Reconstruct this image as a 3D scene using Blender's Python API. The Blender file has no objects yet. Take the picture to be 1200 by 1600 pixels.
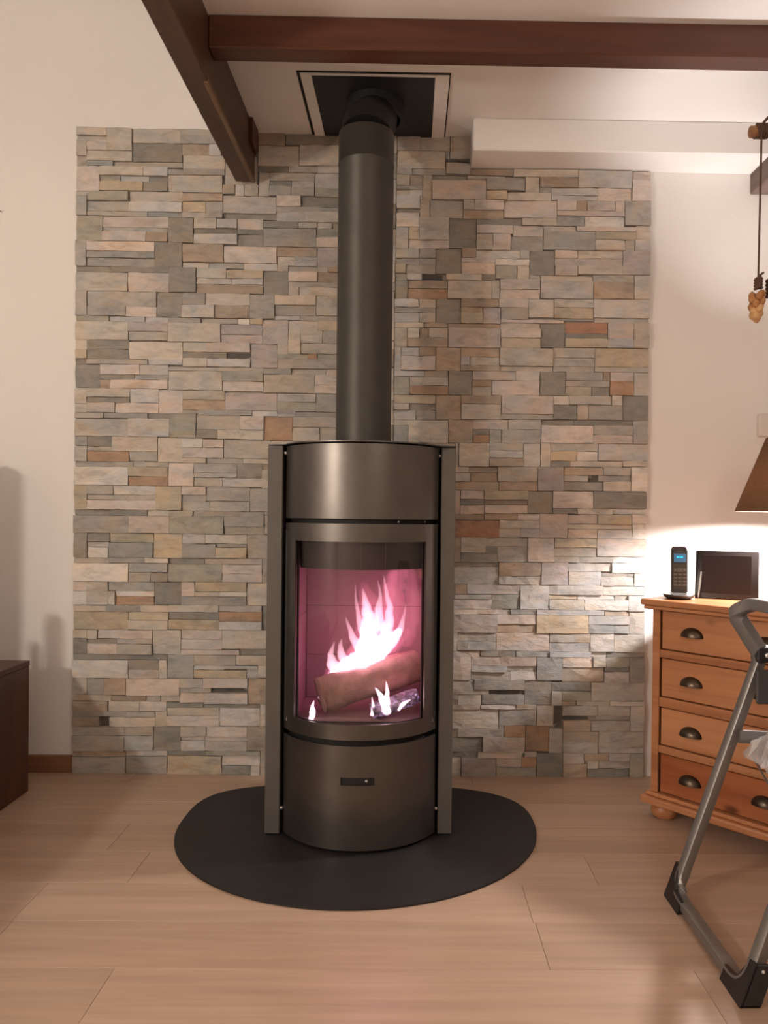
import bpy, bmesh, math, random
from mathutils import Vector, Matrix

# ------------------------------------------------------------------ camera
S = bpy.context.scene
COL = S.collection
PI = math.pi


def camera():
    yaw, pitch, roll = .012, .008, .0115
    F = Vector((math.sin(yaw) * math.cos(pitch), math.cos(yaw) * math.cos(pitch), -math.sin(pitch)))
    R0 = Vector((math.cos(yaw), -math.sin(yaw), 0))
    U0 = R0.cross(F)
    R = R0 * math.cos(roll) + U0 * math.sin(roll)
    U = U0 * math.cos(roll) - R0 * math.sin(roll)
    cd = bpy.data.cameras.new('camera')
    co = bpy.data.objects.new('camera', cd)
    COL.objects.link(co)
    M = Matrix((R, U, -F)).transposed().to_4x4()
    M.translation = Vector((0, -2.89, .982))
    co.matrix_world = M
    cd.sensor_fit = 'HORIZONTAL'
    cd.sensor_width = 36
    cd.lens = 36
    cd.shift_x = (600 - 654) / 1200
    cd.shift_y = (813 - 800) / 1200
    cd.clip_start = .02
    S.camera = co


camera()

# ------------------------------------------------------------------ world, lamps, exposure
W = bpy.data.worlds.new('world')
S.world = W
W.use_nodes = True
W.node_tree.nodes['Background'].inputs[0].default_value = (1, .8, .65, 1)
W.node_tree.nodes['Background'].inputs[1].default_value = .02


def lamp(name, loc, power, col, radius):
    l = bpy.data.lights.new(name, 'POINT')
    l.energy = power
    l.color = col
    l.shadow_soft_size = radius
    o = bpy.data.objects.new(name, l)
    o.location = loc
    COL.objects.link(o)
    return o


for dx_ in (-.05, .05):  # a lamp with two bulbs, out of frame on the left
    lamp('living_room_lamp_light', (-2.12 + dx_, -3.05, 1.44 - dx_ * .8), 52, (1, .86, .73), .045)
lamp('fill_light', (1.05, -3.30, 2.05), 33, (1, .81, .66), .36)  # added soft fill behind the camera, stands for no known lamp

S.view_settings.view_transform = 'Standard'
S.view_settings.look = 'None'
S.view_settings.exposure = 0
S.view_settings.gamma = 1
S.view_settings.use_curve_mapping = False
S.cycles.max_bounces = 10
S.cycles.diffuse_bounces = 5
S.cycles.transparent_max_bounces = 24
S.cycles.use_denoising = True
S.cycles.sample_clamp_indirect = 6


# ------------------------------------------------------------------ materials
def lin(c):
    c = c / 255
    return c / 12.92 if c <= .04045 else ((c + .055) / 1.055) ** 2.4


class Mat:
    def __init__(s, name, rough=.6, metal=0., col=(.5, .5, .5)):
        s.m = bpy.data.materials.new(name)
        s.m.use_nodes = True
        s.t = s.m.node_tree
        s.b = s.t.nodes['Principled BSDF']
        s.out = s.t.nodes['Material Output']
        s.b.inputs['Roughness'].default_value = rough
        s.b.inputs['Metallic'].default_value = metal
        s.b.inputs['Base Color'].default_value = (*col, 1)

    def n(s, kind, **kw):
        nd = s.t.nodes.new(kind)
        for k, v in kw.items():
            if k in nd.inputs:
                nd.inputs[k].default_value = v
            else:
                setattr(nd, k, v)
        return nd

    def l(s, a, b):
        s.t.links.new(a, b)

    def coords(s, scale=(1, 1, 1), rnd=False, obj=False):
        if obj:
            src = s.n('ShaderNodeTexCoord').outputs['Object']
        else:
            src = s.n('ShaderNodeNewGeometry').outputs['Position']
        mp = s.n('ShaderNodeMapping')
        mp.inputs['Scale'].default_value = scale
        s.l(src, mp.inputs['Vector'])
        if rnd:
            oi = s.n('ShaderNodeObjectInfo')
            g = s.n('ShaderNodeNewGeometry')
            a = s.n('ShaderNodeMath', operation='ADD')
            s.l(oi.outputs['Random'], a.inputs[0])
            s.l(g.outputs['Random Per Island'], a.inputs[1])
            cmb = s.n('ShaderNodeVectorMath', operation='SCALE')
            cmb.inputs[0].default_value = (17.3, 9.1, 23.7)
            s.l(a.outputs[0], cmb.inputs['Scale'])
            ad = s.n('ShaderNodeVectorMath', operation='ADD')
            s.l(mp.outputs[0], ad.inputs[0])
            s.l(cmb.outputs[0], ad.inputs[1])
            return ad.outputs[0]
        return mp.outputs[0]

    def noise(s, vec, scale, detail=4, rough=.55, dist=0.):
        nd = s.n('ShaderNodeTexNoise', Scale=scale, Detail=detail, Roughness=rough, Distortion=dist)
        s.l(vec, nd.inputs['Vector'])
        return nd.outputs['Fac']

    def ramp(s, fac, stops):
        r = s.n('ShaderNodeValToRGB')
        e = r.color_ramp.elements
        while len(e) < len(stops):
            e.new(.5)
        for i, (p, c) in enumerate(stops):
            e[i].position = p
            e[i].color = (*c, 1) if len(c) == 3 else c
        s.l(fac, r.inputs[0])
        return r.outputs[0]

    def mix(s, fac, a, b, mode='MIX'):
        m = s.n('ShaderNodeMix', data_type='RGBA', blend_type=mode)
        for v, k in ((fac, 0), (a, 6), (b, 7)):
            if isinstance(v, (int, float)):
                m.inputs[k].default_value = v
            elif isinstance(v, tuple):
                m.inputs[k].default_value = (*v, 1)
            else:
                s.l(v, m.inputs[k])
        return m.outputs[2]

    def bump(s, h, strength=.3, dist=.002):
        b = s.n('ShaderNodeBump', Strength=strength, Distance=dist)
        s.l(h, b.inputs['Height'])
        s.l(b.outputs[0], s.b.inputs['Normal'])

    def base(s, c):
        s.l(c, s.b.inputs['Base Color'])


def grey(v):
    return (v, v, v)


PLASTER_PX = (212, 195, 178)


def soften(px, chroma=.46, luma=.74):
    y = .3 * px[0] + .59 * px[1] + .11 * px[2]
    y2 = 148 + (y - 143) * luma
    ref = (1.115, .985, .85)
    return tuple(y2 * (f + (p / y - f) * chroma) for p, f in zip(px, ref))


def rel(px, k=.76):
    return tuple(min(.9, lin(a) / lin(b) * k) for a, b in zip(px, PLASTER_PX))


def mat_plaster(name, col, sc, st):
    m = Mat(name, .85)
    v = m.coords()
    big = m.noise(v, 1.3, 3)
    m.base(m.ramp(big, [(.3, tuple(c * .95 for c in col)), (.7, col)]))
    m.bump(m.noise(v, sc, 3, .6), st, .004)
    return m.m


STONE_PX = dict(k=(170, 152, 132), p=(182, 157, 141), g=(146, 132, 117), d=(115, 104, 90), D=(58, 50, 43), s=(137, 131, 121),
                l=(168, 157, 148), b=(152, 120, 92), o=(154, 103, 66), y=(172, 143, 106), e=(134, 126, 106), m=(152, 134, 127),
                w=(196, 180, 163), R=(148, 84, 54))


def mat_stone(letter, px):
    c = rel(soften(px))
    m = Mat('split_stone_' + letter, .8)
    v = m.coords((14, 14, 34), rnd=True)
    n1 = m.noise(v, 1.0, 5, .62, .6)
    oi = m.n('ShaderNodeObjectInfo')
    g = m.n('ShaderNodeNewGeometry')
    a = m.n('ShaderNodeMath', operation='ADD')
    m.l(oi.outputs['Random'], a.inputs[0])
    m.l(g.outputs['Random Per Island'], a.inputs[1])
    fr = m.n('ShaderNodeMath', operation='FRACT')
    m.l(a.outputs[0], fr.inputs[0])
    tone = m.ramp(fr.outputs[0], [(0, (.84, .85, .86)), (.5, (1, 1, 1)), (1, (1.1, 1.08, 1.06))])
    body = m.ramp(n1, [(.25, tuple(x * .70 for x in c)), (.48, c), (.78, tuple(min(.95, x * 1.2) for x in c))])
    col = m.mix(1., body, tone, 'MULTIPLY')
    v2 = m.coords((5, 5, 15), rnd=True)
    n2 = m.noise(v2, 1.2, 3, .5, 1.2)
    mask = m.ramp(n2, [(.60, (0, 0, 0)), (.76, (.55, .55, .55))])
    sep = m.n('ShaderNodeSeparateColor')
    m.l(mask, sep.inputs[0])
    stain = tuple(x * k for x, k in zip(c, (.80, .64, .46))) if letter in 'kybope' else tuple(x * .72 for x in c)
    col = m.mix(sep.outputs[0], col, stain)
    v3 = m.coords((7, 7, 11), rnd=True)
    n3 = m.noise(v3, 1.0, 4, .6, .8)
    cool = m.ramp(n3, [(.34, (.86, .92, .97)), (.48, (1, 1, 1)), (.62, (1.08, 1.0, .90))])
    col = m.mix(1., col, cool, 'MULTIPLY')
    m.base(col)
    vb = m.coords((26, 26, 60), rnd=True)
    m.bump(m.noise(vb, 1.3, 6, .65, .8), .55, .006)
    return m.m


def mat_wood(name, dark, mid, light, axis=0, sc=1.0, rough=.5, rnd=True, bump=.12, knots=False, obj=False, scuff=False):
    m = Mat(name, rough)
    s = [16 * sc, 16 * sc, 16 * sc]
    s[axis] = 1.3 * sc
    v = m.coords(tuple(s), rnd=rnd, obj=obj)
    n1 = m.noise(v, 1.0, 6, .6, .7)
    s2 = [60 * sc] * 3
    s2[axis] = 3 * sc
    v2 = m.coords(tuple(s2), rnd=rnd, obj=obj)
    n2 = m.noise(v2, 1.0, 3, .6, .2)
    c = m.ramp(n1, [(.28, dark), (.5, mid), (.74, light)])
    fine = m.ramp(n2, [(.3, grey(.82)), (.65, grey(1.0))])
    c = m.mix(1., c, fine, 'MULTIPLY')
    if knots:
        s3 = [7, 7, 7]
        s3[axis] = 4
        v3 = m.coords(tuple(s3), rnd=rnd, obj=obj)
        vo = m.n('ShaderNodeTexVoronoi', Scale=1.0)
        m.l(v3, vo.inputs['Vector'])
        k = m.ramp(vo.outputs['Distance'], [(.05, (1, 1, 1)), (.13, (0, 0, 0))])
        sep = m.n('ShaderNodeSeparateColor')
        m.l(k, sep.inputs[0])
        c = m.mix(sep.outputs[0], c, tuple(x * .45 for x in dark))
    if rnd:
        oi = m.n('ShaderNodeObjectInfo')
        tone = m.ramp(oi.outputs['Random'], [(0, (.93, .92, .90)), (1, (1.05, 1.05, 1.05))])
        c = m.mix(1., c, tone, 'MULTIPLY')
    if scuff:
        v4 = m.coords((5, 9, 9))
        k4 = m.ramp(m.noise(v4, 1.6, 6, .7, 1.5), [(.66, (0, 0, 0)), (.76, (.45, .45, .45))])
        sp4 = m.n('ShaderNodeSeparateColor')
        m.l(k4, sp4.inputs[0])
        c = m.mix(sp4.outputs[0], c, (.30, .20, .15))
    m.base(c)
    m.bump(n2, bump, .002)
    return m.m


def mat_metal(name, col, rough=.4, metal=.7, speck=0.):
    m = Mat(name, rough, metal, col)
    if speck:
        v = m.coords()
        m.base(m.ramp(m.noise(v, 14, 4), [(.35, tuple(c * (1 - speck) for c in col)), (.65, tuple(c * (1 + speck) for c in col))]))
        m.bump(m.noise(v, 500, 2), .05, .0005)
    return m.m


def mat_emit(name, col, strength):
    m = Mat(name, .5, 0, tuple(min(1, c) for c in col))
    m.b.inputs['Emission Color'].default_value = (*col, 1)
    m.b.inputs['Emission Strength'].default_value = strength
    return m.m


def mat_flame(name, col, strength):
    m = bpy.data.materials.new(name)
    m.use_nodes = True
    t = m.node_tree
    t.nodes.remove(t.nodes['Principled BSDF'])
    e = t.nodes.new('ShaderNodeEmission')
    e.inputs[0].default_value = (*col, 1)
    e.inputs[1].default_value = strength
    t.links.new(e.outputs[0], t.nodes['Material Output'].inputs['Volume'])
    return m


def mat_glass(name, tint=(1, 1, 1), gloss=.06, rough=.02):
    m = bpy.data.materials.new(name)
    m.use_nodes = True
    t = m.node_tree
    t.nodes.remove(t.nodes['Principled BSDF'])
    tr = t.nodes.new('ShaderNodeBsdfTransparent')
    tr.inputs[0].default_value = (*tint, 1)
    gl = t.nodes.new('ShaderNodeBsdfGlossy')
    gl.inputs['Roughness'].default_value = rough
    mx = t.nodes.new('ShaderNodeMixShader')
    mx.inputs[0].default_value = gloss
    t.links.new(tr.outputs[0], mx.inputs[1])
    t.links.new(gl.outputs[0], mx.inputs[2])
    t.links.new(mx.outputs[0], t.nodes['Material Output'].inputs[0])
    return m


def mat_film():
    m = bpy.data.materials.new('clear_bag_film')
    m.use_nodes = True
    t = m.node_tree
    p = t.nodes['Principled BSDF']
    p.inputs['Base Color'].default_value = (.80, .79, .80, 1)
    p.inputs['Roughness'].default_value = .16
    p.inputs['Specular IOR Level'].default_value = 1.
    p.inputs['Metallic'].default_value = .35
    tr = t.nodes.new('ShaderNodeBsdfTransparent')
    mx = t.nodes.new('ShaderNodeMixShader')
    mx.inputs[0].default_value = .48
    t.links.new(tr.outputs[0], mx.inputs[1])
    t.links.new(p.outputs[0], mx.inputs[2])
    t.links.new(mx.outputs[0], t.nodes['Material Output'].inputs[0])
    return m


def mat_shade():
    m = Mat('lamp_shade_fabric', .9)
    v = m.coords((90, 90, 260))
    c = m.ramp(m.noise(v, 1, 3), [(.3, (.085, .062, .048)), (.7, (.14, .105, .08))])
    m.base(c)
    tr = m.n('ShaderNodeBsdfTranslucent')
    tr.inputs[0].default_value = (.088, .050, .025, 1)
    mx = m.n('ShaderNodeMixShader')
    mx.inputs[0].default_value = .5
    m.l(m.b.outputs[0], mx.inputs[1])
    m.l(tr.outputs[0], mx.inputs[2])
    m.l(mx.outputs[0], m.out.inputs[0])
    return m.m


M = {}
M['plaster'] = mat_plaster('wall_plaster', (.77, .75, .73), 55, .28)
M['paint'] = mat_plaster('ceiling_paint', (.84, .83, .82), 40, .06)
M['mortar'] = mat_plaster('cladding_mortar', (.30, .26, .22), 80, .3)
for k_, px_ in STONE_PX.items():
    M['st_' + k_] = mat_stone(k_, px_)
M['plank'] = mat_wood('laminate_oak', (.44, .30, .215), (.50, .35, .255), (.55, .395, .295), 0, .55, .34, bump=.03)
M['slab'] = mat_plaster('floor_screed', (.10, .065, .04), 30, .1)
M['beam'] = mat_wood('dark_stained_beam', (.055, .018, .010), (.09, .030, .016), (.13, .047, .027), 0, .8, .42, rnd=False, bump=.2, scuff=True)
M['beam_y'] = mat_wood('dark_stained_joist', (.055, .026, .015), (.085, .040, .024), (.13, .064, .04), 1, .8, .45, rnd=False, bump=.2)
M['beam_grey'] = mat_wood('grey_joist', (.12, .08, .065), (.17, .12, .10), (.23, .17, .145), 1, .9, .6, rnd=False, bump=.2)  # greyer and paler than the left joist
M['strip'] = mat_wood('worn_edge_wood', (.13, .075, .035), (.19, .115, .06), (.28, .18, .10), 1, 1., .5, rnd=False)
M['baseboard'] = mat_wood('baseboard_wood', (.20, .09, .045), (.26, .125, .065), (.31, .16, .09), 0, .8, .5, rnd=False)
M['cabinet'] = mat_wood('cabinet_mahogany', (.05, .014, .008), (.085, .026, .014), (.12, .04, .022), 2, .7, .4, rnd=False)
M['pine'] = mat_wood('honey_pine', (.33, .115, .045), (.52, .225, .10), (.60, .29, .145), 0, .8, .38, knots=True, obj=True)
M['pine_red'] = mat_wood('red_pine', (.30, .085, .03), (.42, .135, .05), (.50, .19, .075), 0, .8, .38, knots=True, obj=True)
M['steel'] = mat_metal('stove_steel', (.125, .114, .105), .345, .86, .06)
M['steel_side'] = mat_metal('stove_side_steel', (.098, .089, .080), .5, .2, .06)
M['pipe'] = mat_metal('flue_steel', (.060, .055, .048), .48, .5, .08)
M['black'] = mat_metal('black_metal', (.006, .006, .006), .65, .0)
M['plate_black'] = mat_metal('ceiling_plate_black', (.022, .023, .025), .55, .2)
M['hearth'] = mat_metal('hearth_steel', (.020, .018, .018), .55, .2, .12)
M['iron'] = mat_metal('baffle_iron', (.028, .024, .023), .6, .3, .1)
M['bolt'] = mat_metal('bright_bolt', (.75, .74, .72), .3, .6)
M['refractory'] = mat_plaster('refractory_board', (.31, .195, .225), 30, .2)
M['glass'] = mat_glass('stove_glass', (.93, .88, .87), .03, .03)
M['bronze'] = mat_metal('aged_bronze', (.15, .115, .085), .34, .85, .15)
M['tube'] = mat_metal('grey_enamel_tube', (.23, .22, .21), .38, .55, .04)
M['grey_plastic'] = Mat('grey_plastic', .45, 0, (.17, .165, .165)).m
M['dark_plastic'] = Mat('dark_plastic', .4, 0, (.018, .016, .017)).m
M['dark_panel'] = Mat('dark_grey_panel', .5, 0, (.05, .046, .048)).m
M['phone'] = Mat('phone_shell', .35, 0, (.035, .03, .028)).m
M['phone_keys'] = Mat('phone_key', .6, 0, (.11, .098, .08)).m
M['phone_face'] = Mat('phone_keypad_face', .5, 0, (.045, .038, .030)).m
M['silver'] = mat_metal('silver_trim', (.7, .7, .7), .25, .9)
M['screen_blue'] = mat_emit('phone_screen', (.035, .11, .20), .7)
M['screen_cyan'] = mat_emit('phone_digits', (.02, .55, .75), .9)
M['frame_dark'] = Mat('photo_frame_dark', .35, 0, (.022, .015, .015)).m
fs_ = Mat('photo_frame_screen', .7, 0, (.035, .024, .024))
fs_.b.inputs['Specular IOR Level'].default_value = .15
M['frame_screen'] = fs_.m
M['shade'] = mat_shade()
M['ceramic'] = Mat('lamp_ceramic', .25, 0, (.03, .028, .03)).m
M['rope'] = mat_plaster('dark_cord', (.10, .055, .035), 300, .4)
M['dowel'] = mat_wood('rough_dowel', (.22, .10, .045), (.34, .17, .08), (.45, .26, .13), 0, 2., .6, rnd=False)
M['knot'] = mat_plaster('rope_fibre', (.42, .20, .075), 200, .6)
M['knot_lit'] = mat_plaster('rope_fibre_lit', (.60, .36, .17), 200, .6)
M['bag'] = mat_film()
M['bag_dark'] = Mat('dark_parts', .3, 0, (.05, .045, .045)).m
M['white_plastic'] = Mat('white_plastic', .5, 0, (.66, .61, .57)).m
M['wax'] = Mat('candle_wax', .5, 0, (.7, .62, .5)).m
M['flame_core'] = mat_flame('flame_core', (1, .58, .74), 52)
M['flame_low'] = mat_flame('flame_low', (1, .78, .90), 230)
M['flame_halo'] = mat_flame('flame_halo', (1, .24, .42), 5.5)


def mat_log():
    m = Mat('burning_log', .85)
    v = m.coords((9, 9, 9))
    m.base(m.ramp(m.noise(v, 2.2, 5), [(.3, (.20, .125, .11)), (.7, (.36, .24, .21))]))
    m.bump(m.noise(v, 6, 5), .5, .006)
    return m.m


def mat_ember():
    m = Mat('ember_log', .9)
    v = m.coords((20, 20, 20))
    n = m.noise(v, 2.2, 5, .65)
    m.base(m.ramp(n, [(.35, (.03, .025, .03)), (.6, (.20, .17, .22))]))
    c = m.ramp(m.noise(v, 3.4, 4, .6, 1.), [(.5, (0, 0, 0)), (.62, (.35, .2, .5)), (.75, (1, .75, .95))])
    m.l(c, m.b.inputs['Emission Color'])
    m.b.inputs['Emission Strength'].default_value = .8
    m.bump(n, .6, .006)
    return m.m


M['log'] = mat_log()
M['ember'] = mat_ember()


# ------------------------------------------------------------------ mesh helpers
def obj(name, bm, mat, parent=None, smooth=False, loc=None):
    if isinstance(bm, bmesh.types.BMesh):
        me = bpy.data.meshes.new(name)
        bmesh.ops.recalc_face_normals(bm, faces=bm.faces)
        bm.to_mesh(me)
        bm.free()
    else:
        me = bm
    if mat is not None:
        me.materials.append(M[mat])
    if smooth:
        me.polygons.foreach_set('use_smooth', [True] * len(me.polygons))
        try:
            me.set_sharp_from_angle(angle=math.radians(38))
        except Exception:
            pass
    o = bpy.data.objects.new(name, me)
    COL.objects.link(o)
    if parent is not None:
        o.parent = parent
    if loc is not None:
        o.location = loc
    return o


def thing(name, label, cat, loc=(0, 0, 0), rz=0., group=None):
    o = bpy.data.objects.new(name, None)
    o.empty_display_size = .05
    COL.objects.link(o)
    o.location = loc
    o.rotation_euler = (0, 0, rz)
    return tag(o, label, cat, group)


def tag(o, label, cat, group=None):
    o['label'] = label
    o['category'] = cat
    if group:
        o['group'] = group
    return o


def struct(o):
    o['kind'] = 'structure'
    return o


def box(bm, x0, x1, y0, y1, z0, z1, bev=0., seg=1):
    vs = [bm.verts.new(p) for p in ((x0, y0, z0), (x1, y0, z0), (x1, y1, z0), (x0, y1, z0), (x0, y0, z1), (x1, y0, z1), (x1, y1, z1), (x0, y1, z1))]
    fs = [bm.faces.new([vs[i] for i in f]) for f in ((3, 2, 1, 0), (4, 5, 6, 7), (0, 1, 5, 4), (1, 2, 6, 5), (2, 3, 7, 6), (3, 0, 4, 7))]
    if bev:
        es = list({e for f in fs for e in f.edges})
        bmesh.ops.bevel(bm, geom=es, offset=bev, segments=seg, affect='EDGES', profile=.5)
    return bm


def nb():
    return bmesh.new()


def lathe(bm, prof, n=32, cx=0., cy=0., cap=True):
    rings = []
    for r, z in prof:
        rings.append([bm.verts.new((cx + r * math.cos(2 * PI * i / n), cy + r * math.sin(2 * PI * i / n), z)) for i in range(n)])
    for a, b in zip(rings, rings[1:]):
        for i in range(n):
            bm.faces.new((a[i], a[(i + 1) % n], b[(i + 1) % n], b[i]))
    if cap:
        bm.faces.new(list(reversed(rings[0])))
        bm.faces.new(rings[-1])
    return bm


def tube(bm, pts, radii, n=10, flat=(1., 1.), up=(0, 0, 1), square=False):
    pts = [Vector(p) for p in pts]
    if isinstance(radii, (int, float)):
        radii = [radii] * len(pts)
    up = Vector(up)
    rings = []
    for i, p in enumerate(pts):
        d = (pts[min(i + 1, len(pts) - 1)] - pts[max(i - 1, 0)]).normalized()
        a = d.cross(up)
        if a.length < 1e-4:
            a = d.cross(Vector((1, 0, 0)))
        a.normalize()
        b = a.cross(d).normalized()
        ring = []
        for k in range(n):
            t = 2 * PI * k / n + (PI / n if square else 0)
            cx, sx = math.cos(t), math.sin(t)
            if square:
                e = .35
                cx = math.copysign(abs(cx) ** e, cx)
                sx = math.copysign(abs(sx) ** e, sx)
            ring.append(bm.verts.new(p + a * cx * radii[i] * flat[0] + b * sx * radii[i] * flat[1]))
        rings.append(ring)
    for a, b in zip(rings, rings[1:]):
        for k in range(n):
            bm.faces.new((a[k], a[(k + 1) % n], b[(k + 1) % n], b[k]))
    bm.faces.new(list(reversed(rings[0])))
    bm.faces.new(rings[-1])
    return bm


def smooth_path(pts, sub=5):
    P = [Vector(p) for p in pts]
    out = []
    for i in range(len(P) - 1):
        p0, p1, p2, p3 = P[max(i - 1, 0)], P[i], P[i + 1], P[min(i + 2, len(P) - 1)]
        for k in range(sub):
            t = k / sub
            out.append(.5 * (2 * p1 + (p2 - p0) * t + (2 * p0 - 5 * p1 + 4 * p2 - p3) * t * t + (3 * p1 - p0 - 3 * p2 + p3) * t ** 3))
    out.append(P[-1])
    return out


def fillet(pts, r, seg=5):
    P = [Vector(p) for p in pts]
    out = [P[0]]
    for a, b, c in zip(P, P[1:], P[2:]):
        u, v = (a - b).normalized(), (c - b).normalized()
        k = min(r, (a - b).length * .45, (c - b).length * .45)
        s, e = b + u * k, b + v * k
        for i in range(seg + 1):
            t = i / seg
            out.append(s * (1 - t) ** 2 + b * 2 * t * (1 - t) + e * t * t)
    out.append(P[-1])
    return out


def prism(bm, outline, z0, z1, ztaper=0.):
    a = [bm.verts.new((x, y, z0)) for x, y in outline]
    b = [bm.verts.new((x, y, z1)) for x, y in outline]
    n = len(outline)
    for i in range(n):
        bm.faces.new((a[i], a[(i + 1) % n], b[(i + 1) % n], b[i]))
    bm.faces.new(list(reversed(a)))
    bm.faces.new(b)
    return bm


# ------------------------------------------------------------------ room shell
XL, XR, YF = -2.7, 3.4, -4.6
CEIL = 2.39
floor = struct(obj('floor', box(nb(), XL, XR, YF, .1, -.12, -.009), 'slab'))
wall_back = struct(obj('wall_back', box(nb(), XL, XR, 0, .12, -.009, 3.6), 'plaster'))
struct(obj('wall_left', box(nb(), XL - .1, XL, YF, .12, -.12, 3.6), 'plaster'))
struct(obj('wall_right', box(nb(), XR, XR + .1, YF, .12, -.12, 3.6), 'plaster'))
struct(obj('wall_front', box(nb(), XL, XR, YF - .1, YF, -.12, 3.6), 'plaster'))
struct(obj('ceiling', box(nb(), -.655, XR, YF, 0, CEIL, CEIL + .24), 'paint'))
struct(obj('ceiling_upper', box(nb(), XL - .1, XR + .1, YF - .1, .12, 3.6, 3.7), 'paint'))
# plaster soffit boxed in above the right of the stones
struct(obj('trim_1', box(nb(), .212, XR, -.160, 0, 2.276, CEIL, .004), 'paint'))
bb = nb()
box(bb, XL, -1.2505, -.014, 0, 0, .066, .003)
struct(obj('baseboard_back', bb, 'baseboard'))
for nm_, a_ in (('baseboard_left', (XL, XL + .014, YF, -.014)), ('baseboard_right', (XR - .014, XR, YF, -.002))):
    struct(obj(nm_, box(nb(), *a_, 0, .066, .003), 'baseboard'))

# floor boards: laminate planks laid across the room
rnd = random.Random(5)
PW, PL = .19, 1.25
edges_y = [-1.43 + PW * k for k in range(-16, 8)] + [0.0]
edges_y = [y for y in edges_y if y < -.02]
edges_y = [YF] + [y for y in edges_y if y > YF + .03] + [0.]
fixed = {-.67: -.735, -.86: -.735, -1.05: .315 - 1.25, -1.24: .315, -1.43: -.622}
for y0, y1 in zip(edges_y, edges_y[1:]):
    key = None
    for f_ in fixed:
        if abs(f_ - y0) < .01:
            key = f_
    off = {-.86: -.735, -1.24: .315, -1.43: -.622}.get(key, None) if key else None
    if off is None:
        off = rnd.uniform(-1.2, 0)
    x = off
    while x > XL:
        x -= PL
    while x < XR:
        xa, xb = max(x, XL), min(x + PL, XR)
        if xb - xa > .01:
            b = nb()
            g = .0004
            box(b, xa + g, xb - g, y0 + g, y1 - g, -.009, 0)
            top = [e for e in b.edges if all(abs(v.co.z) < 1e-6 for v in e.verts)]
            bmesh.ops.bevel(b, geom=top, offset=.0006, segments=1, affect='EDGES')
            obj('plank', b, 'plank', floor)
        x += PL

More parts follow.
